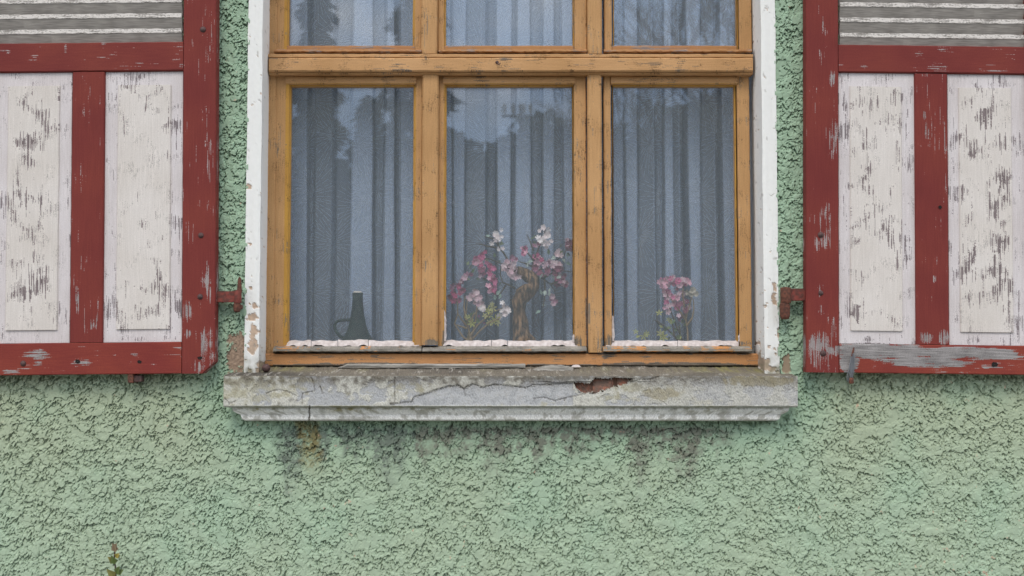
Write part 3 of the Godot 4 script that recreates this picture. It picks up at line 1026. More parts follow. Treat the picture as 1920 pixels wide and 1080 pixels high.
func shutters() -> void:
	var zf := 0.054
	var left := {
		"base": at(404, 700, zf), "turn": 0.0098, "stile": [[345.0, 407.0], [-78.0, -14.0]], "muntin": [136.0, 196.5],
		"panels": [[-14.0, 136.0], [196.5, 345.0]], "fields": [[15.0, 112.0], [222.0, 322.0]], "mid": [77.5, 131.0], "low": [640.5, 700.0], "slats": 23.0, "chamfer": true,
		"label": "left shutter, dark red frame with two flaking cream panels, chamfered lower corner",
		"blobs": [[398, 80, 8, 40, 0.5], [395, 25, 8, 15, 0.4], [388, 235, 10, 50, 0.45], [396, 300, 8, 60, 0.45], [388, 520, 14, 60, 0.5], [352, 578, 6, 28, 0.9], [352, 625, 6, 10, 0.9], [380, 650, 7, 40, 0.8], [395, 660, 12, 50, 0.5], [370, 688, 20, 12, 0.6], [145, 560, 8, 28, 0.8], [172, 602, 6, 14, 0.9], [180, 595, 4, 20, 0.9], [165, 215, 18, 30, 0.3], [72, 660, 34, 11, 1.2], [150, 676, 24, 9, 0.9], [253, 662, 9, 4, 0.9], [20, 692, 20, 5, 0.5], [70, 677, 10, 7, 0.9], [60, 112, 8, 4, 0.6], [128, 90, 3, 14, 0.6], [200, 82, 7, 6, 0.8], [345, 122, 6, 6, 0.8], [270, 115, 12, 4, 0.6], [15, 93, 24, 4, 0.6],
			[75, 200, 38, 50, 0.5], [50, 300, 30, 120, 0.5], [60, 480, 38, 130, 0.55], [80, 580, 42, 40, 0.5], [25, 450, 12, 60, 0.3], [330, 210, 14, 50, 0.5], [295, 550, 14, 50, 0.6], [335, 580, 12, 50, 0.65], [275, 230, 8, 8, 0.7], [302, 240, 5, 30, 0.45], [262, 560, 16, 45, 0.4], [230, 600, 10, 30, 0.3], [250, 140, 30, 8, 0.35], [270, 632, 70, 6, 0.5], [268, 350, 52, 190, -0.6], [110, 400, 20, 200, -0.4], [62, 330, 26, 240, 0.45], [60, 300, 12, 190, 0.7]],
		"nails": [[382, 55, 6.0], [380, 441, 5.5], [379, 556, 5.5], [50, 678, 5.5]], "holes": [[151, 675, 5.0], [379, 671, 4.5], [266, 677, 4.0]]}
	var right := {
		"base": at(1512, 697, zf), "turn": -0.0125, "stile": [[1508.0, 1569.0], [1923.0, 1985.0]], "muntin": [1713.5, 1774.5],
		"panels": [[1569.0, 1713.5], [1774.5, 1923.0]], "fields": [[1591.0, 1688.0], [1796.0, 1895.0]], "mid": [82.5, 133.5], "low": [643.5, 698.0], "slats": 31.0, "chamfer": false,
		"label": "right shutter, red frame with two badly flaking cream panels and bare grey bottom rail",
		"blobs": [[1535, 50, 7, 22, 0.6], [1534, 100, 7, 32, 0.6], [1553, 145, 7, 22, 0.7], [1558, 225, 8, 60, 0.6], [1552, 265, 14, 42, 0.85], [1545, 330, 11, 28, 0.7], [1545, 400, 13, 22, 0.55], [1540, 440, 16, 45, 0.6], [1536, 535, 10, 22, 0.7], [1535, 580, 15, 11, 0.7], [1537, 655, 26, 36, 0.85], [1562, 620, 8, 30, 0.6], [1550, 690, 20, 12, 0.6], [1718, 100, 11, 13, 0.7], [1755, 122, 27, 9, 0.8], [1770, 90, 22, 5, 0.7], [1850, 127, 60, 4, 0.4], [1612, 122, 9, 6, 0.55], [1727, 213, 5, 9, 0.9], [1732, 240, 6, 20, 0.9], [1767, 290, 5, 70, 0.6], [1750, 520, 6, 8, 0.8], [1735, 628, 14, 14, 1.0], [1768, 628, 11, 16, 1.0], [1740, 137, 26, 4, 0.7], [1650, 656, 110, 16, 2.0], [1800, 658, 120, 13, 1.9], [1740, 674, 95, 12, 1.7], [1592, 672, 20, 28, 2.0], [1880, 660, 60, 8, 0.6], [1860, 680, 22, 8, 0.9],
			[1602, 180, 16, 22, 0.65], [1672, 180, 16, 20, 0.8], [1675, 260, 11, 90, 0.5], [1620, 320, 15, 38, 0.9], [1580, 240, 9, 70, 0.45], [1615, 470, 28, 95, 0.42], [1665, 450, 7, 80, 0.35], [1702, 420, 9, 130, 0.4], [1600, 600, 32, 32, 0.4], [1650, 628, 60, 10, 0.55], [1850, 220, 32, 26, 0.8], [1820, 270, 13, 22, 0.8], [1880, 330, 19, 52, 0.95], [1872, 440, 20, 92, 0.85], [1812, 500, 17, 92, 0.8], [1802, 180, 16, 22, 0.7], [1860, 550, 42, 62, 0.5], [1786, 420, 10, 200, 0.4], [1840, 630, 60, 8, 0.5], [1645, 520, 36, 100, -0.45], [1650, 300, 26, 70, -0.4], [1835, 400, 14, 120, -0.4], [1878, 380, 14, 190, 0.6], [1815, 520, 12, 130, 0.65]],
		"nails": [[1535, 440, 6.0], [1535, 549, 5.0], [1539, 662, 6.0]], "holes": [[1859, 679, 6.0], [1759, 385, 3.5]]}
	M.slat = slat_material()
	for d in [left, right]:
		var base: Vector3 = d.base
		var sh := thing("shutter", d.label, "window shutter", base, "pair of window shutters")
		sh.rotation.z = d.turn
		var xs := []
		for s in d.stile:
			xs.append(at(s[0], 400, zf).x)
			xs.append(at(s[1], 400, zf).x)
		var tx := {"x0": xs.min() - 0.01, "x1": xs.max() + 0.01, "y0": at(960, 715, zf).y, "y1": at(960, 60, zf).y}
		var regs := []
		var todo := []
		var put := func(called: String, a: Vector3, b: Vector3, z0: float, bev: float, upright: bool, kind: String) -> void:
			todo.append([called, minf(a.x, b.x), maxf(a.x, b.x), minf(a.y, b.y), maxf(a.y, b.y), z0, a.z, bev, upright])
			regs.append([minf(a.x, b.x), maxf(a.x, b.x), minf(a.y, b.y), maxf(a.y, b.y), kind])
		var in0: float = minf(d.stile[0][1], d.stile[1][1]) if d.chamfer else d.stile[0][1]
		var in1: float = d.stile[0][0] if d.chamfer else d.stile[1][0]
		for p in 2:
			put.call("panel", v2(d.panels[p][0], d.mid[1] + 1.0, zf - 0.011), v2(d.panels[p][1], d.low[0] - 0.5, zf - 0.011), 0.026, 0.001, true, "border")
		for p in 2:
			put.call("panel_field", v2(d.fields[p][0], d.mid[1] + 27.0, zf - 0.0062), v2(d.fields[p][1], d.low[0] - 25.0, zf - 0.0062), 0.028, 0.0022, true, "field")
		put.call("muntin", v2(d.muntin[0], d.mid[1] + 1.5, zf - 0.0015), v2(d.muntin[1], d.low[0] - 0.8, zf - 0.0015), 0.019, 0.0025, true, "red_up")
		put.call("rail", v2(in0 + 0.4, d.mid[0], zf - 0.001), v2(in1 - 0.4, d.mid[1], zf - 0.001), 0.018, 0.0025, false, "red_across")
		put.call("rail", v2(in0 + 0.6, d.low[0], zf - 0.0006), v2(in1 - 0.6, d.low[1], zf - 0.0006), 0.018, 0.0025, false, "red_low")
		for s in 2:
			put.call("stile", v2(d.stile[s][0], TOP, zf), v2(d.stile[s][1], d.low[1], zf), 0.017, 0.0025, true, "red_up")
		put.call("rail", v2(in0 + 0.4, TOP, zf - 0.001), v2(in1 - 0.4, TOP + 55, zf - 0.001), 0.018, 0.0025, false, "red_across")
		var m := paint_sheet({"x0": tx.x0, "x1": tx.x1, "y0": tx.y0, "y1": at(960, -60, zf).y}, regs, d.blobs, zf, 80 if d.chamfer else 95)
		tx.y1 = at(960, -60, zf).y
		var panel: Node3D
		var n_panel := 0
		var holders := []
		for t in todo:
			var mesh: ArrayMesh
			if t[0] == "stile" and d.chamfer and t[2] > base.x - 0.05:
				mesh = chamfered_stile(t, tx)
			else:
				mesh = plank(t[1], t[2], t[3], t[4], t[5], t[6], t[7], 0.0008, t[8], tx)
			if t[0] == "panel":
				holders.append(part("panel", mesh, m, sh))
			elif t[0] == "panel_field":
				part("panel_field", mesh, m, holders[n_panel])
				n_panel += 1
			else:
				part(t[0], mesh, m, sh)
		# louvre slats
		var py: float = d.slats + 29.0
		while py > TOP + 62.0:
			slat(at(in0 - 1.0, 40, zf).x, at(in1 + 1.0, 40, zf).x, py, zf)
			part("slat", done(), M.slat, sh)
			py -= 28.6
		for nl in d.nails:
			dome(v2(nl[0], nl[1], zf - 0.0005), nl[2] * PX, 0.0055)
			part("nail", done(), M.dark_iron, sh)
		for hl in d.holes:
			lathe_z(v2(hl[0], hl[1], zf + 0.0004), hl[2] * PX)
			part("nail_hole", done(), mat(lin(0.012, 0.01, 0.009), 1.0), sh)


func v2(px: float, py: float, z: float) -> Vector3:
	# place on the shutter: columns are read half way up, where the lean of the photograph is nil
	return Vector3(at(px, 400, z).x, at(960, py, z).y, z)


func lathe_z(c: Vector3, r: float) -> void:
	# a ragged socket whose rim stands a hair proud of the wood
	var s := gv.size()
	for k in 3:
		for q in 12:
			var an := TAU * q / 12
			var rr: float = r * [1.0, 0.8, 0.1][k] * (rng.randf_range(0.75, 1.2) if k == 0 else 1.0)
			gv.append(c + Vector3(cos(an) * rr, sin(an) * rr * 0.8, [0.0, -0.0002, -0.0003][k]))
	for k in 2:
		for q in 12:
			var q2 := (q + 1) % 12
			quad(s + k * 12 + q, s + k * 12 + 12 + q, s + k * 12 + 12 + q2, s + k * 12 + q2)


func chamfered_stile(t: Array, tx: Dictionary) -> ArrayMesh:
	var x0: float = t[1]
	var x1: float = t[2]
	var y0: float = t[3]
	var y1: float = t[4]
	var z0: float = t[5]
	var z1: float = t[6]
	var n := 90
	var b := 0.0025
	for k in n + 1:
		var y := lerpf(y0, y1, pow(float(k) / n, 1.6))
		var cut := maxf(0.0, 0.034 - (y - y0)) * 1.05
		var xr := x1 - cut
		var j := rng.randf_range(-0.0008, 0.0008)
		for p in [Vector2(x0, z0), Vector2(x0, z1 - b), Vector2(x0 + b, z1), Vector2(xr - b + j, z1), Vector2(xr + j, z1 - b), Vector2(xr, z0)]:
			gv.append(Vector3(p.x, y, p.y))
			gu.append(tex_at(p.x + (z1 - p.y) * (1.0 if p.x < x0 + 0.01 else -1.0), y, tx))
	for k in n:
		for q in 5:
			var a := k * 6 + q
			quad(a, a + 6, a + 7, a + 1)
	for k in [0, n]:
		var s := gv.size()
		for q in 6:
			gv.append(gv[k * 6 + q])
			gu.append(gu[k * 6 + q])
		for q in range(1, 5):
			gi.append(s); gi.append(s + q); gi.append(s + q + 1)
	return done()


func slat(x0: float, x1: float, py: float, zf: float) -> void:
	# a blade that leans back and down behind its thick front edge
	var y := at(960, py, zf - 0.004).y
	var n := 46
	var u0 := rng.randf()
	var s := gv.size()
	var prof := [Vector3(0.0, -0.006, 0.0), Vector3(-0.001, -0.004, 0.03), Vector3(-0.013, -0.004, 0.27), Vector3(-0.014, -0.006, 0.30), Vector3(-0.052, -0.019, 0.97), Vector3(-0.046, -0.030, 1.0), Vector3(0.0, -0.006, 1.0)]
	for k in n + 1:
		var x := lerpf(x0, x1, float(k) / n)
		var j := rng.randf_range(-1, 1) * 0.0009
		for p in prof:
			gv.append(Vector3(x, y + p.x + (j if p.z < 0.31 else 0.0), zf + p.y))
			gu.append(Vector2(u0 + (x - x0) * 1.1, p.z))
	for k in n:
		for q in 6:
			var a := s + k * 7 + q
			quad(a, a + 7, a + 8, a + 1)


func slat_material() -> StandardMaterial3D:
	var w := 768
	var h := 64
	var g := bytes(noise(121, 5.0, 3), w, h, 10.0, 1.0)
	var f := bytes(noise(122, 4.0, 3), w, h, 2.0, 1.0)
	var lo := bytes(noise(123, 70.0, 3), w, h)
	var im := Image.create(w, h, false, Image.FORMAT_RGB8)
	for y in h:
		for x in w:
			var i := y * w + x
			var a := g[i] / 127.5 - 1.0
			var b := f[i] / 127.5 - 1.0
			var c := lo[i] / 127.5 - 1.0
			var wood := Color(0.30, 0.275, 0.25) * (1.0 + 0.35 * a + 0.2 * c)
			var white := Color(0.66, 0.62, 0.58) * (1.0 + 0.06 * b)
			var keep := ss(-0.22, -0.08, b * 0.6 + a * 0.6 + 0.4 * c) if y < 19 else ss(0.75, 0.9, b + 0.4 * c) * 0.6
			var v := wood.lerp(white, keep)
			im.set_pixel(x, y, Color(v.r, v.g, v.b).linear_to_srgb())
	var m := mat(Color.WHITE, 0.85)
	m.albedo_texture = ImageTexture.create_from_image(im)
	return m


# ---------------------------------------------------------------- ironwork and loose things

func hardware() -> void:
	# hinges: a strap from each shutter onto a pintle in the wall
	var z := 0.036
	var straps := get_children().filter(func(c): return c.name.begins_with("shutter"))
	for s in 2:
		var a: Vector3 = at(398, 546, z) if s == 0 else at(1476, 541, z)
		var b: Vector3 = at(446, 567, z) if s == 0 else at(1515, 564, z)
		var sh: Node3D = straps[s]
		bar(a.x, b.x, b.y, a.y, z - 0.004, z + 0.003)
		var st := part("hinge_strap", done(), M.red_iron, sh)
		st.position = Vector3.ZERO
		st.transform = sh.transform.affine_inverse()
		var kx := 446.0 if s == 0 else 1473.0
		var hw := 7.0 if s == 0 else 10.0
		lathe(Vector3(at(kx, 550, z).x, 0, z), [[0.004, at(kx, 544 if s == 0 else 538, z).y], [hw * PX, at(kx, 545.5 if s == 0 else 539.5, z).y], [hw * PX, at(kx, 568, z).y], [0.004, at(kx, 569, z).y]], 14)
		var kn := part("hinge_knuckle", done(), M.red_iron if s == 0 else M.rust, sh)
		kn.transform = sh.transform.affine_inverse()
		var o := thing("hinge_pintle", "rusty pintle with tapered spike holding the left shutter hinge" if s == 0 else "rusty pintle under the right shutter's hinge knuckle", "hinge", at(kx, 585, z), "shutter hinge pintles")
		if s == 0:
			lathe(Vector3(at(449, 540, z).x, 0, z), [[0.0015, at(449, 519, z).y], [0.0050, at(449, 523, z).y], [0.0072, at(449, 545, z).y], [0.0072, at(449, 548, z).y]], 12)
			part("spike", done(), M.rust, o)
		lathe(Vector3(at(kx - 1.5, 575, z).x, 0, z), [[hw * 0.8 * PX, at(kx, 568, z).y], [hw * 0.98 * PX, at(kx, 571, z).y], [hw * 0.95 * PX, at(kx, 581 if s == 0 else 592, z).y], [hw * 0.7 * PX, at(kx, 585 if s == 0 else 598, z).y], [0.001, at(kx, 586 if s == 0 else 599, z).y]], 14)
		part("pin", done(), M.rust, o)
		var t := at(kx, 575, z)
		bar(t.x - 0.008, t.x + 0.008, t.y - 0.006, t.y + 0.006, -0.01, z - 0.004)
		part("shank", done(), M.rust, o)
	# a stay hook under the left shutter
	var stay := thing("shutter_stay", "rusty iron stay in the wall under the left shutter", "shutter stay", at(252, 716, 0.03))
	var p0 := at(239, 718, 0.05)
	var p1 := at(250, 699, 0.05)
	bar(p0.x, p1.x, p0.y, p1.y, -0.005, 0.05)
	part("stay_arm", done(), M.rust, stay)
	p0 = at(250.3, 716, 0.044)
	p1 = at(266, 704, 0.044)
	bar(p0.x, p1.x, p0.y, p1.y, 0.02, 0.044)
	part("stay_tongue", done(), M.dark_iron, stay)
	# round iron stop at the left end of the sill
	var c := at(499, 690, 0.005)
	lathe(c, [[0.0005, 0.0125], [0.006, 0.0115], [0.011, 0.007], [0.0128, 0.0], [0.011, -0.007], [0.006, -0.0115], [0.0005, -0.0125]], 18)
	single("iron_knob", "round dark rusty iron knob on the sill's left end", "knob", done(), M.dark_iron)
	# loose batten in front of the bottom rail
	var a0 := at(634, 690.5, -0.085)
	var a1 := at(985, 682.0, -0.085)
	var s0 := gv.size()
	for k in 61:
		var u := k / 60.0
		var x := lerpf(a0.x, a1.x, u)
		var taper := ss(0.0, 0.06, u) * 0.7 + 0.3
		var wv := rng.randf_range(-1, 1) * 0.0009
		for p in [Vector2(-0.0, -0.012), Vector2(0.5 * taper + 0.1, -0.010), Vector2(1.0 * taper, -0.002), Vector2(0.55 * taper, 0.004), Vector2(0.1, 0.003), Vector2(0.0, -0.004)]:
			gv.append(Vector3(x, a0.y + p.x * (a1.y - a0.y) + wv * (1.0 if p.x > 0.2 else 0.3), -0.085 + p.y + wv))
	for k in 60:
		for q in 6:
			var i := s0 + k * 6
			quad(i + q, i + 6 + q, i + 6 + (q + 1) % 6, i + (q + 1) % 6)
	for k in [0, 60]:
		face(range(6).map(func(q): return gv[s0 + k * 6 + q]))
	single("loose_batten", "grey weathered wooden strip lying on the sill below the window frame", "wood strip", done(), M.grey_wood)
	# splintered layer of old sill board, and a crumb of plaster on it
	splinter(985, 1075, 697.0, 682.0)
	single("wood_splinter", "splintered grey wood curling up beside the loose batten on the sill", "wood splinter", done(), M.grey_wood)
	flake(at(1080, 687, -0.09), 0.018, 0.007)
	single("plaster_crumb", "whitish plaster crumb lying on the sill under the right mullion", "plaster crumb", done(), M.putty)
	# wire looped round a nail at the foot of the right shutter
	var wl := thing("wire_loop", "grey wire looped over a nail at the right shutter's lower corner", "wire", at(1596, 715, 0.07))
	var zz := 0.062
	tube([at(1601, 652, 0.052), at(1600, 657, 0.066), at(1597, 668, 0.064)], [0.002, 0.003, 0.0025], 7)
	part("nail", done(), M.rust, wl)
	for k in 4:
		var o := k * 2.2
		var pts := [at(1597 + o * 0.5, 663, zz + 0.003 * k), at(1595 + o, 676, zz + 0.002 * k), at(1592 + o * 1.3, 692, zz), at(1588 + o * 1.6, 706, zz - 0.004), at(1589 + o * 1.2, 714 + k, zz - 0.008), at(1593 + o * 0.5, 717, zz - 0.012), at(1595 + o * 0.6, 704, zz - 0.002 * k), at(1597 + o * 0.7, 684, zz + 0.001 * k), at(1598 + o * 0.5, 664, zz + 0.002)]
		tube(pts, [0.0016, 0.0016, 0.0016, 0.0016, 0.0016, 0.0016, 0.0016, 0.0016, 0.0016], 6)
		part("strand", done(), M.wire, wl)
	lathe(at(1596, 714, 0.055), [[0.001, 0.010], [0.007, 0.009], [0.0075, -0.007], [0.001, -0.009]], 10)
	part("wire_end", done(), M.rust, wl)


func bar(x0: float, x1: float, y0: float, y1: float, z0: float, z1: float) -> void:
	# flat iron with softened edges
	var b := 0.0015
	for f in [[x0 + b, x1 - b, y0, y1, z0, z1 - b], [x0, x1, y0 + b, y1 - b, z0 + b, z1 - b * 1.2], [x0 + b, x1 - b, y0 + b, y1 - b, z0 + 0.0002, z1]]:
		box(f[0], f[1], f[2], f[3], f[4], f[5])


func splinter(px0: float, px1: float, pb: float, pt: float) -> void:
	var s := gv.size()
	for k in 25:
		var u := k / 24.0
		var px := lerpf(px0, px1, u)
		var top := lerpf(pb, pt, sin(u * PI * 0.8) * 0.9) + rng.randf_range(-0.7, 0.7)
		gv.append(at(px, top, -0.07))
		gv.append(at(px, top + 2.5, -0.055))
		gv.append(at(px, pb + rng.randf_range(-1, 1), -0.045))
		gv.append(at(px, pb, -0.08))
	for k in 24:
		for q in 4:
			quad(s + k * 4 + q, s + k * 4 + 4 + q, s + k * 4 + 4 + (q + 1) % 4, s + k * 4 + (q + 1) % 4)


func flake(c: Vector3, rx: float, ry: float) -> void:
	var s := gv.size()
	for k in 4:
		var a := k / 3.0 * PI / 2
		for q in 9:
			var an := TAU * q / 9
			gv.append(c + Vector3(cos(an) * rx * cos(a), ry * sin(a) - 0.002, sin(an) * rx * 0.6 * cos(a)) * rng.randf_range(0.85, 1.1) if false else c + Vector3(cos(an) * rx * cos(a) * (0.8 + 0.3 * sin(q * 2.3)), ry * sin(a) * (0.9 + 0.2 * cos(q * 1.7)) - 0.002, sin(an) * rx * 0.6 * cos(a)))
	for k in 3:
		for q in 9:
			var q2 := (q + 1) % 9
			quad(s + k * 9 + q, s + k * 9 + 9 + q, s + k * 9 + 9 + q2, s + k * 9 + q2)


# ---------------------------------------------------------------- curtain

func curtain() -> void:
	var z0 := -0.300
	# folds: [left column, right column, depth of the strip, lean of its foot]; the strips overlap or leave a deeper bay between them
	var strips := [[470, 505, 0.0], [509, 533, 0.012], [536, 574, 0.0], [586, 621, 0.006], [626, 655, 0.020], [658, 697, 0.0], [699, 718, 0.016], [720, 738, 0.004], [748, 776, 0.0], [780, 806, 0.014], [809, 845, 0.004], [849, 871, 0.0], [874, 909, 0.008], [914, 927, 0.028], [931, 958, 0.0], [967, 995, 0.004], [998, 1016, 0.012], [1018, 1039, 0.004], [1041, 1054, 0.014], [1056, 1095, 0.0], [1099, 1140, 0.01], [1143, 1170, 0.004], [1173, 1196, 0.0], [1199, 1228, 0.005], [1231, 1244, 0.014], [1247, 1263, 0.002], [1265, 1279, 0.016], [1291, 1315, 0.0], [1318, 1344, 0.008], [1356, 1382, 0.002], [1385, 1420, 0.012], [1424, 1455, 0.0]]
	var ytop := at(960, TOP - 5, z0).y
	var ybot := at(960, 648, z0).y
	var rows := 26
	var path := []   # [column, z, lean]
	for s in strips.size():
		var st: Array = strips[s]
		var lean := 5.0 * sin(s * 2.4)
		var zz: float = z0 - 2.3 * st[2]
		var nxt: float = strips[s + 1][0] if s + 1 < strips.size() else st[1] + 5.0
		var gap: float = nxt - st[1]
		path.append([st[0] - 1.0, zz - 0.012, lean])
		path.append([st[0], zz - 0.002, lean])
		path.append([st[0] + 3.0, zz + 0.003, lean])
		path.append([lerpf(st[0], st[1], 0.5), zz + 0.005 + 0.003 * sin(s * 1.7), lean])
		path.append([st[1] - 3.0, zz + 0.003, -lean * 0.6])
		path.append([st[1], zz - 0.002, -lean * 0.6])
		if st[2] < 0.005:   # a full pleat: the cloth doubles back behind the strip and out again
			path.append([st[1] - 1.5, zz - 0.010, -lean * 0.6])
			path.append([st[0] + 2.0, zz - 0.010, lean])
			path.append([st[0] + 2.0, zz - 0.016, lean])
			path.append([st[1] - 1.0, zz - 0.018, -lean * 0.6])
		else:
			path.append([st[1] - 1.5, zz - 0.016, -lean * 0.6])
		if gap > 6.0:
			path.append([st[1] + gap * 0.25, zz - 0.046, 0.0])
			path.append([st[1] + gap * 0.75, zz - 0.048, 0.0])
		elif s % 3 == 1:
			path.append([st[1] + gap * 0.5, zz - 0.030, 0.0])
	var n := path.size()
	var wav := noise(55, 1.0, 2)
	for r in rows + 1:
		var v := float(r) / rows
		var y := lerpf(ytop, ybot, v)
		var arc := 0.0
		var last := Vector2.ZERO
		for k in n:
			var p: Array = path[k]
			var x: float = at(p[0] + p[2] * (v - 0.6) * 2.2 + 1.5 * wav.get_noise_2d(k * 0.05, v * 3.0), 400, z0).x
			var z: float = p[1] + 0.006 * wav.get_noise_2d(k * 0.13 + 40.0, v * 2.0)
			if k > 0:
				arc += Vector2(x, z).distance_to(last)
			last = Vector2(x, z)
			gv.append(Vector3(x, y, z))
			gu.append(Vector2(arc / 1.3, (ytop - y) / 1.0))
	for r in rows:
		for k in n - 1:
			var a := r * n + k
			quad(a, a + 1, a + n + 1, a + n)
	var m := mat(Color.WHITE, 0.9)
	m.albedo_texture = ImageTexture.create_from_image(lace())
	m.transparency = BaseMaterial3D.TRANSPARENCY_ALPHA
	m.cull_mode = BaseMaterial3D.CULL_DISABLED
	single("net_curtain", "pleated white net curtain with starburst pattern hanging behind the panes", "net curtain", done(), m)


func lace() -> Image:
	var w := 1300
	var h := 1000
	var im := Image.create(w, h, false, Image.FORMAT_RGBA8)
	im.fill(Color8(198, 218, 246, 66))
	# open weave: fine vertical and horizontal threads
	for x in range(0, w, 3):
		im.fill_rect(Rect2i(x, 0, 1, h), Color8(198, 218, 246, 82))
	var r := RandomNumberGenerator.new()
	r.seed = 99
	var ink := Color8(222, 233, 247, 128)
	for gy in 6:
		for gx in 7:
			var c := Vector2((gx + 0.5 * (gy % 2) + r.randf_range(-0.2, 0.2)) * w / 7.0, (gy + 0.5 + r.randf_range(-0.2, 0.2)) * h / 6.0)
			var big := r.randf_range(85.0, 125.0)
			var rays := 40
			for k in rays:
				var an := TAU * (k + r.randf_range(-0.25, 0.25)) / rays
				var dir := Vector2(cos(an), sin(an))
				var t := r.randf_range(6.0, 26.0)
				while t < big:
					var l := r.randf_range(14.0, 34.0)
					for q in int(l):
						var p := c + dir * (t + q)
						im.set_pixel(posmod(int(p.x), w), posmod(int(p.y), h), ink)
					t += l + r.randf_range(3.0, 9.0)
	return im


# ---------------------------------------------------------------- on the board inside

func jug() -> void:
	var z := -0.235
	var c := at(670, 650, z)
	var s := (CAMZ - z) / F
	var rows := [[9.6, 549], [10.2, 551], [9.4, 554], [9.6, 560], [10.3, 570], [11.2, 580], [12.8, 592], [14.6, 602], [17.0, 612], [20.5, 622], [25.5, 631], [31.0, 640], [35.0, 647], [35.5, 650], [33.0, 652]]
	var prof := []
	for r in rows:
		prof.append([r[0] * s, at(670, r[1], z).y - c.y])
	var glaze := noisy(lin(0.004, 0.015, 0.016), lin(0.016, 0.036, 0.032), 0.03, 0.62, 0.10)
	glaze.metallic_specular = 0.35
	var o := thing("jug", "dark green ceramic jug with conical body and one handle, standing inside", "jug", c)
	lathe(c, prof, 40)
	part("body", done(), glaze, o)
	var pts := []
	var rad := []
	for p in [[657, 600], [648, 600], [638, 600.5], [631, 603.5], [627.5, 609], [628, 616], [632, 624], [638, 631], [646, 634]]:
		pts.append(at(p[0], p[1], z))
		rad.append(3.1 * s)
	tube(pts, rad, 10)
	part("handle", done(), glaze, o)
	lathe(c, [[0.3 * s, at(670, 545.5, z).y - c.y], [6.0 * s, at(670, 546, z).y - c.y], [8.6 * s, at(670, 547.5, z).y - c.y], [8.8 * s, at(670, 551, z).y - c.y]], 20)
	part("stopper", done(), mat(lin(0.62, 0.58, 0.52), 0.7), o)


func petal_mesh(petals: int, length: float, wide: float, cup: float, notch: float) -> ArrayMesh:
	for p in petals:
		var an := TAU * p / petals + 0.2
		var d := Vector3(cos(an), sin(an), 0)
		var t := Vector3(-sin(an), cos(an), 0)
		var tw := 0.15 * (p % 2)
		face([Vector3.ZERO, d * length * 0.45 + t * wide * 0.8 + Vector3(0, 0, cup * 0.5 + tw * wide), d * length * 0.85 + t * wide * 0.7 + Vector3(0, 0, cup), d * length * (1.0 - notch) + Vector3(0, 0, cup * 0.8), d * length * 0.85 - t * wide * 0.7 + Vector3(0, 0, cup), d * length * 0.45 - t * wide * 0.8 + Vector3(0, 0, cup * 0.5)])
	return done()


func leaf_mesh() -> ArrayMesh:
	face([Vector3(0, 0, 0), Vector3(0.35, 0.30, 0.10), Vector3(1, 0, 0.02), Vector3(0.4, 0, -0.05)])
	face([Vector3(0, 0, 0), Vector3(0.4, 0, -0.05), Vector3(1, 0, 0.02), Vector3(0.35, -0.30, 0.10)])
	return done()


func soft(r: float, g: float, b: float) -> StandardMaterial3D:
	var m := mat(lin(r, g, b), 0.75)
	m.cull_mode = BaseMaterial3D.CULL_DISABLED
	m.backlight_enabled = true
	m.backlight = Color(0.35, 0.35, 0.35)
	return m


func spray(o: Node3D, called: String, list: Array, meshes: Array, tones: Array, size: float, z: float) -> void:
	var places := []
	for p in list:
		places.append(p)
		if called == "blossom" and meshes.size() > 2:
			for extra in 2:
				places.append([p[0] + rng.randf_range(-8, 8), p[1] + rng.randf_range(-7, 7)])
	for p in places:
		var b := Basis.from_euler(Vector3(rng.randf_range(-0.6, 0.4), rng.randf_range(-0.7, 0.7), rng.randf() * TAU))
		var m := part(called, meshes[rng.randi() % meshes.size()], tones[rng.randi() % tones.size()], o)
		m.transform = Transform3D(b.scaled(Vector3.ONE * size * rng.randf_range(0.6, 1.1)), at(p[0], p[1], z + rng.randf_range(-0.022, 0.030)) - o.position)


func twig(o: Node3D, called: String, px: Array, r0: float, r1: float, z: float, m: Material) -> void:
	var pts := []
	var rad := []
	for k in px.size():
		pts.append(at(px[k][0], px[k][1], z + 0.008 * sin(k * 2.1 + px[0][0])))
		rad.append(lerpf(r0, r1, float(k) / maxf(1.0, px.size() - 1.0)))
	tube(pts, rad, 6, 0.1)
	part(called, done(), m, o)


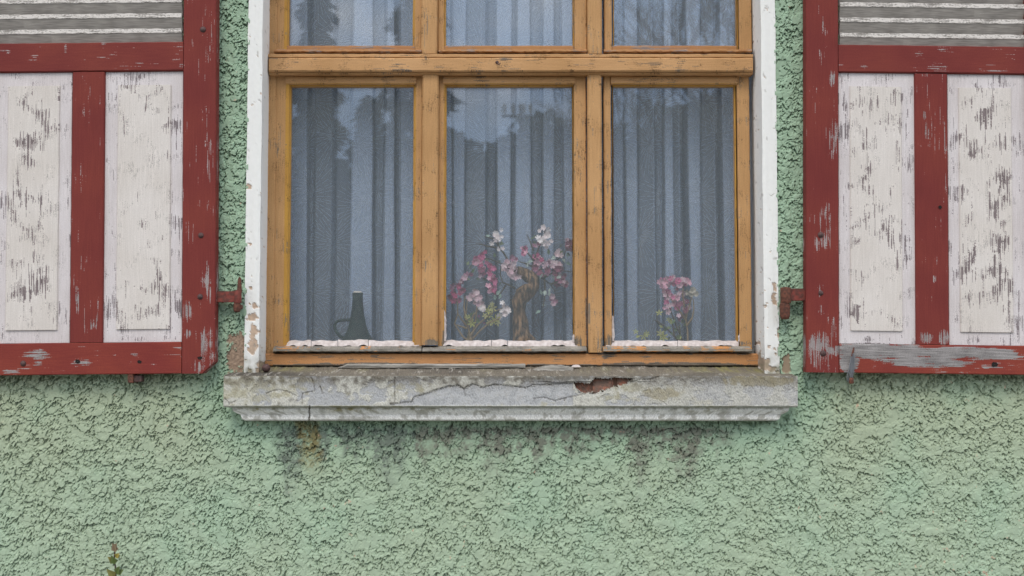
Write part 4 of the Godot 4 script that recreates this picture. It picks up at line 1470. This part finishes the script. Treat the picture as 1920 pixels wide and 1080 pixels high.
func plants() -> void:
	var bark := noisy(lin(0.02, 0.012, 0.006), lin(0.34, 0.21, 0.115), 0.02, 0.9, 0.5, 0.0, Vector3(1.6, 0.4, 1.6))
	var dark_twig := mat(lin(0.07, 0.055, 0.035), 0.8)
	var pale_twig := mat(lin(0.26, 0.19, 0.11), 0.8)
	var bloom := [petal_mesh(5, 1.0, 0.42, 0.25, 0.08), petal_mesh(5, 1.0, 0.36, 0.5, 0.12), petal_mesh(6, 0.95, 0.4, 0.7, 0.05)]
	var star := [petal_mesh(5, 1.15, 0.26, 0.2, -0.1), petal_mesh(6, 1.1, 0.24, 0.45, -0.1)]
	var leaf := [leaf_mesh()]
	var white := [soft(0.84, 0.74, 0.75), soft(0.88, 0.83, 0.83)]
	var rose := [soft(0.58, 0.16, 0.31), soft(0.42, 0.075, 0.18), soft(0.74, 0.42, 0.52)]
	var mauve := [soft(0.34, 0.16, 0.24), soft(0.58, 0.42, 0.49), soft(0.22, 0.06, 0.11)]
	var pale := [soft(0.62, 0.44, 0.50), soft(0.70, 0.56, 0.60)]
	var mint := [soft(0.36, 0.48, 0.42), soft(0.46, 0.55, 0.50), soft(0.28, 0.40, 0.34)]
	var green := [soft(0.10, 0.15, 0.06), soft(0.16, 0.20, 0.09), soft(0.09, 0.12, 0.07)]
	var lime := [soft(0.46, 0.46, 0.12), soft(0.38, 0.40, 0.11), soft(0.52, 0.50, 0.20)]
	var z := -0.222
	# the little blossoming tree
	var o := thing("bonsai_tree", "artificial bonsai tree with twisted trunk and white and pink blossoms", "bonsai", at(982, 650, z))
	var pts := []
	var rad := []
	for p in [[984, 651, 21], [981, 640, 17], [978, 625, 13], [976, 605, 11.5], [973, 585, 10.5], [973, 565, 11], [980, 552, 12.5], [992, 544, 12], [1001, 536, 9.5], [1001, 526, 9], [993, 519, 10], [983, 513, 9], [975, 507, 6.5], [970, 502, 3.5]]:
		pts.append(at(p[0], p[1], z + 0.012 * sin(p[1] * 0.05)))
		rad.append(p[2] * 0.0020)
	tube(pts, rad, 14, 0.2)
	part("trunk", done(), bark, o)
	for t in [[[972, 505], [962, 510], [948, 498], [930, 490], [915, 484], [900, 486], [882, 500]], [[966, 541], [955, 535], [942, 529], [938, 515], [939, 500], [928, 492]], [[948, 535], [940, 548], [932, 556]], [[952, 488], [945, 475], [937, 466], [932, 445]], [[930, 464], [915, 462], [902, 458], [892, 457]], [[935, 460], [925, 448], [908, 443]], [[995, 522], [998, 505], [1001, 488], [1008, 470], [1016, 452], [1023, 430]], [[1001, 488], [990, 475], [981, 464]], [[998, 500], [985, 494], [972, 490]], [[1001, 518], [1018, 522], [1032, 533], [1042, 548]], [[1018, 522], [1035, 512], [1055, 507], [1071, 510]], [[1005, 510], [1022, 500], [1040, 490], [1058, 478], [1066, 455]], [[1021, 524], [1022, 545], [1021, 560], [1018, 578]], [[1032, 533], [1048, 528], [1062, 528]], [[1000, 470], [995, 455], [988, 440]], [[990, 545], [993, 530], [997, 515]]]:
		twig(o, "branch", t, 0.0034, 0.0014, z + 0.008, dark_twig)
	spray(o, "blossom", [[931, 437], [934, 444], [930, 450], [935, 465], [1018, 427], [1026, 431], [1028, 444], [1017, 449], [1011, 456], [1021, 460], [1026, 456], [1014, 452], [1023, 436]], bloom, white, 0.0108, z)
	spray(o, "blossom", [[946, 497], [955, 498], [963, 496], [968, 506], [950, 506], [958, 512], [963, 520], [966, 514], [960, 505], [1040, 494], [1048, 498], [1043, 478], [1046, 520]], bloom, pale, 0.0118, z)
	spray(o, "blossom", [[902, 477], [897, 490], [903, 496], [893, 496], [900, 488], [919, 498], [923, 504], [918, 514], [923, 519], [928, 525], [920, 524], [922, 541], [926, 545], [979, 466], [983, 475], [1008, 477], [1011, 487], [1005, 491], [915, 537]], bloom, rose, 0.0122, z)
	spray(o, "blossom", [[876, 516], [901, 510], [906, 514], [964, 490], [1004, 462], [1016, 492], [1022, 496], [1030, 492], [1037, 505], [1043, 509], [1048, 505], [1005, 507], [1012, 512], [1030, 510], [1040, 530], [1050, 528], [1060, 530], [1055, 522], [1063, 452], [1068, 456], [1064, 462], [1070, 468], [1036, 560], [1038, 569], [871, 522]], bloom, mauve, 0.0122, z)
	spray(o, "leaf", [[1016, 553], [1022, 544], [1028, 548], [1032, 556], [1026, 552], [1016, 572], [1014, 582], [1017, 512], [1015, 518], [1043, 481], [1054, 485], [1061, 492], [1048, 512], [1052, 518], [1044, 524], [1050, 508], [930, 553], [936, 560], [940, 552], [928, 563], [990, 490], [988, 501], [994, 494], [910, 444], [1066, 482]], leaf, mint, 0.021, z)
	spray(o, "leaf", [[1050, 464], [1056, 470], [1062, 474], [935, 457], [943, 458], [995, 448], [1002, 451], [1000, 441], [1028, 468], [1031, 471], [882, 505], [876, 498], [892, 522], [904, 521], [870, 520], [868, 526], [884, 512], [927, 483], [934, 490], [910, 487], [1000, 480], [1022, 512], [939, 528]], leaf, green, 0.021, z)
	# the low arrangement beside it
	o = thing("flower_arrangement", "low artificial flower arrangement with yellow green blooms, left of the bonsai", "artificial flowers", at(880, 650, z), "artificial flower arrangements on the inner board")
	for t in [[[880, 652], [881, 632], [878, 612], [874, 590], [876, 562]], [[881, 645], [886, 625], [892, 600], [894, 575], [893, 558]], [[880, 640], [868, 632], [852, 607], [858, 590], [858, 570], [855, 548]], [[878, 614], [866, 600], [857, 586]], [[881, 630], [895, 610], [910, 597], [925, 585], [943, 577]], [[884, 638], [900, 620], [918, 605], [938, 596]], [[876, 616], [852, 608]], [[880, 610], [888, 590], [902, 576]], [[874, 600], [870, 575], [872, 555]]]:
		twig(o, "stem", t, 0.0036, 0.0014, z + 0.01, pale_twig)
	lathe(Vector3(at(881, 650, z).x, 0, z), [[0.006, at(881, 622, z).y], [0.010, at(881, 634, z).y], [0.016, at(881, 652, z).y]], 10)
	part("stump", done(), noisy(lin(0.12, 0.09, 0.04), lin(0.25, 0.2, 0.09), 0.02, 0.9, 0.1), o)
	spray(o, "blossom", [[857, 534], [861, 542], [849, 549], [855, 562], [850, 564], [860, 565], [866, 545], [848, 543]], bloom, [rose[1], mauve[2], mauve[0]], 0.0112, z)
	spray(o, "blossom", [[889, 556], [895, 561], [890, 567], [884, 560], [897, 554], [899, 565], [893, 548]], bloom, pale, 0.0118, z)
	spray(o, "blossom", [[902, 575], [943, 572], [947, 577], [944, 588], [905, 580]], bloom, white, 0.0125, z)
	spray(o, "blossom", [[914, 584], [909, 592], [918, 592], [922, 571], [881, 598], [884, 606], [930, 598], [936, 592], [918, 605], [925, 604], [933, 605], [924, 577], [876, 594]], star, lime, 0.0128, z)
	spray(o, "leaf", [[890, 604], [898, 607], [905, 605], [870, 600], [888, 592], [912, 600], [896, 590], [884, 585]], leaf, [mauve[2], green[0], green[1]], 0.02, z)
	# the one in the right-hand pane
	o = thing("flower_arrangement", "artificial pink cherry blossom stems with yellow green blooms in the right pane", "artificial flowers", at(1285, 650, z), "artificial flower arrangements on the inner board")
	for t in [[[1290, 652], [1289, 620], [1286, 598], [1293, 572], [1299, 552], [1303, 540]], [[1287, 602], [1278, 588], [1268, 575], [1258, 560]], [[1286, 598], [1283, 575], [1280, 550], [1282, 534]], [[1288, 610], [1298, 596], [1301, 580], [1300, 560]], [[1280, 640], [1270, 615], [1262, 595], [1255, 575], [1250, 545]], [[1278, 645], [1262, 628], [1246, 612], [1233, 602], [1231, 594], [1235, 585]], [[1236, 608], [1228, 600]], [[1264, 630], [1262, 612], [1258, 598]], [[1275, 640], [1275, 618], [1273, 605]]]:
		twig(o, "stem", t, 0.0034, 0.0014, z + 0.01, pale_twig if t[0][0] > 1284 else dark_twig)
	spray(o, "blossom", [[1241, 527], [1247, 524], [1244, 533], [1249, 538], [1255, 524], [1259, 528], [1252, 547], [1249, 557], [1257, 553], [1262, 558], [1263, 566], [1269, 530], [1273, 527], [1272, 538], [1280, 525], [1286, 524], [1290, 529], [1284, 534], [1278, 532], [1265, 575], [1257, 572], [1254, 580]], bloom, [rose[2], pale[0], rose[0], rose[2]], 0.0120, z)
	spray(o, "blossom", [[1281, 548], [1276, 547], [1284, 566], [1281, 570], [1284, 583], [1287, 578], [1258, 533], [1262, 533], [1272, 598]], bloom, mauve, 0.0105, z)
	spray(o, "blossom", [[1296, 545], [1299, 551], [1294, 552], [1301, 546]], bloom, [soft(0.5, 0.47, 0.40)], 0.010, z)
	spray(o, "blossom", [[1212, 626], [1238, 625], [1192, 622], [1236, 587], [1254, 598], [1258, 603], [1243, 632], [1207, 631]], star, lime, 0.0135, z)
	spray(o, "leaf", [[1250, 613], [1243, 614], [1260, 608], [1265, 622], [1272, 612], [1277, 606], [1255, 630], [1262, 627], [1282, 612], [1248, 622], [1192, 632], [1268, 635], [1278, 630]], leaf, [green[0], green[1], lime[1]], 0.022, z)


func weed() -> void:
	var o := thing("weed", "small weed with yellowing leaves growing against the lower left wall", "weed", at(219, 1125, 0.06))
	var stem := mat(lin(0.05, 0.03, 0.025), 0.8)
	var pts := [Vector3(at(222, 1125, 0.06).x, 0.13, 0.06)]
	var rad := [0.006]
	for p in [[221, 1130], [218, 1095], [217, 1075], [216, 1060], [214, 1048], [215, 1038], [216, 1028], [217, 1022]]:
		pts.append(at(p[0], p[1], 0.05))
		rad.append(0.0022)
	rad[-1] = 0.001
	tube(pts, rad, 6)
	part("stem", done(), stem, o)
	var leaf := leaf_mesh()
	var tones := [soft(0.10, 0.15, 0.03), soft(0.22, 0.20, 0.04), soft(0.36, 0.29, 0.05), soft(0.28, 0.20, 0.12)]
	for l in [[218, 1077, 0.9, 0.030, 0], [219, 1074, 0.4, 0.028, 0], [216, 1058, 2.0, 0.026, 0], [215, 1056, 2.4, 0.02, 1], [214, 1050, 2.6, 0.018, 2], [216, 1045, 0.6, 0.022, 2], [217, 1043, 0.2, 0.018, 1], [216, 1036, 1.3, 0.024, 3], [215, 1034, 1.9, 0.02, 3], [217, 1028, 1.1, 0.016, 3], [216, 1026, 2.2, 0.014, 3], [216, 1082, 2.3, 0.03, 1], [218, 1095, 0.3, 0.03, 0], [216, 1100, 2.6, 0.03, 0], [216, 1030, 0.4, 0.014, 3]]:
		var b := Basis.from_euler(Vector3(0.3, -0.5 if l[2] < 1.5 else 0.5, l[2]))
		var m := part("leaf", leaf, tones[l[4]], o)
		m.transform = Transform3D(b.scaled(Vector3.ONE * l[3] * 1.3), at(l[0], l[1], 0.053) - o.position)


# ---------------------------------------------------------------- across the street: seen only as reflections in the panes

func needles(h: float, r: float, count: int, seed_: int) -> void:
	var g := RandomNumberGenerator.new()
	g.seed = seed_
	for k in count:
		var u := pow(g.randf(), 0.75)
		var y := h * (1.0 - u)
		var tier := 0.72 + 0.28 * sin(y * 5.3)
		var rr := (r * pow(u, 0.85) + 0.10) * tier * sqrt(g.randf_range(0.15, 1.0))
		var an := g.randf() * TAU
		var c := Vector3(cos(an) * rr, y - 0.25 * rr, sin(an) * rr)
		var d := Vector3(cos(an), -0.45 + g.randf_range(-0.3, 0.3), sin(an)).normalized()
		var s := d.cross(Vector3(g.randf_range(-1, 1), 1, g.randf_range(-1, 1))).normalized()
		var l := g.randf_range(0.25, 0.5)
		face([c - d * l * 0.4 - s * 0.08, c - d * l * 0.2 + s * 0.12, c + d * l, c - s * 0.12])


func conifer(x: float, z: float, h: float, r: float, label: String) -> void:
	var o := thing("conifer", label, "tree", Vector3(x, 0, z), "conifers across the street")
	tube([Vector3(x, 0, z), Vector3(x, h * 0.5, z), Vector3(x, h * 0.97, z)], [r * 0.09, r * 0.05, 0.02], 8)
	part("trunk", done(), M.bark, o)
	needles(h - 0.6, r, 5200, int(x * 10) + 400)
	for i in gv.size():
		gv[i] += Vector3(x, 0.8, z)
	part("crown", done(), M.needle, o)


func limb(p: Vector3, d: Vector3, len: float, r: float, depth: int, g: RandomNumberGenerator) -> void:
	var q := p + d * len * 0.5 + Vector3(g.randf_range(-1, 1), g.randf_range(-0.3, 0.6), g.randf_range(-1, 1)) * len * 0.06
	var e := p + d * len
	tube([p, q, e], [r, r * 0.85, r * 0.68], 5 if depth > 2 else 4)
	if depth == 0:
		return
	for k in 3 if depth > 1 else 4:
		var nd := (d + Vector3(g.randf_range(-1, 1), g.randf_range(-0.15, 0.6), g.randf_range(-1, 1)) * 0.75).normalized()
		limb(e if k < 2 else q, nd, len * g.randf_range(0.62, 0.82), r * 0.62, depth - 1, g)


func opposite_side() -> void:
	M.bark = mat(lin(0.06, 0.045, 0.035), 0.9)
	M.needle = mat(lin(0.02, 0.032, 0.018), 0.9)
	conifer(-5.9, 30.0, 13.2, 1.7, "slim dark conifer reflected in the left panes")
	conifer(-2.9, 30.5, 14.6, 2.5, "tall dark conifer reflected between the left and middle panes")
	conifer(-8.6, 29.0, 12.4, 2.4, "broad dark conifer beyond the left edge of the left pane's reflection")
	conifer(-4.7, 33.0, 9.6, 2.0, "short dark conifer reflected low in the left pane")
	# bare tree
	var g := RandomNumberGenerator.new()
	g.seed = 12
	for t in [[6.6, 29.0, 4.6, "bare branching tree reflected at the right of the right pane"], [4.3, 36.0, 4.4, "bare branching tree reflected in the middle of the right pane"]]:
		var o := thing("bare_tree", t[3], "tree", Vector3(t[0], 0, t[1]), "bare trees across the street")
		limb(Vector3(t[0], 0, t[1]), Vector3(0.02, 1, 0).normalized(), t[2], 0.20, 6, g)
		part("trunk", done(), M.bark, o)
	# pole with a cross-arm
	var x := 0.25
	var z := 30.0
	var pole := thing("utility_pole", "utility pole with cross-arm and insulators reflected in the middle pane", "utility pole", Vector3(x, 0, z))
	tube([Vector3(x + 0.55, 0, z), Vector3(x + 0.27, 4.4, z), Vector3(x, 8.9, z)], [0.13, 0.09, 0.06], 8)
	part("post", done(), M.bark, pole)
	box(x - 0.55, x + 0.36, 8.48, 8.56, z - 0.14, z - 0.06)
	part("cross_arm", done(), M.bark, pole)
	for dx in [-0.48, -0.2, 0.12, 0.3]:
		lathe(Vector3(x + dx, 8.6, z - 0.12), [[0.01, 0.3], [0.05, 0.26], [0.05, 0.0]], 8)
		part("insulator", done(), mat(lin(0.3, 0.3, 0.3), 0.4), pole)
	# a wooded rise far behind, with the hill that carries it
	var hs := gv.size()
	for i in 61:
		for j in 5:
			var hx := -75.0 + 2.5 * i
			gv.append(Vector3(hx, [0.004, 7.0, 11.5, 12.2, 0.004][j] * (1.0 + 0.06 * sin(hx * 0.21) if j > 0 and j < 4 else 1.0), [70.0, 73.0, 80.0, 100.0, 130.0][j]))
	for i in 60:
		for j in 4:
			quad(hs + i * 5 + j, hs + i * 5 + j + 1, hs + i * 5 + j + 6, hs + i * 5 + j + 5)
	single("hill", "", "", done(), mat(lin(0.03, 0.035, 0.025), 0.95), "structure")
	var gg := RandomNumberGenerator.new()
	gg.seed = 5
	var nn := noise(61, 9.0, 3)
	for k in 42000:
		var tx := gg.randf_range(-46, 46)
		var tz := gg.randf_range(60, 72)
		var top := 14.2 + 5.0 * nn.get_noise_1d(tx * 0.6) + (1.6 if tx > 4.0 else 0.0)
		var c := Vector3(tx, top * pow(gg.randf(), 0.6), tz)
		var a := Vector3(gg.randf_range(-1, 1), gg.randf_range(-1, 1), gg.randf_range(-1, 1)).normalized() * 0.5
		var b := a.cross(Vector3(gg.randf_range(-1, 1), 1, gg.randf_range(-1, 1))).normalized() * 0.4
		face([c - a, c - b, c + a, c + b])
	single("wood", "dark far wood reflected low in the panes", "wood", done(), mat(lin(0.035, 0.04, 0.028), 0.9), "stuff")
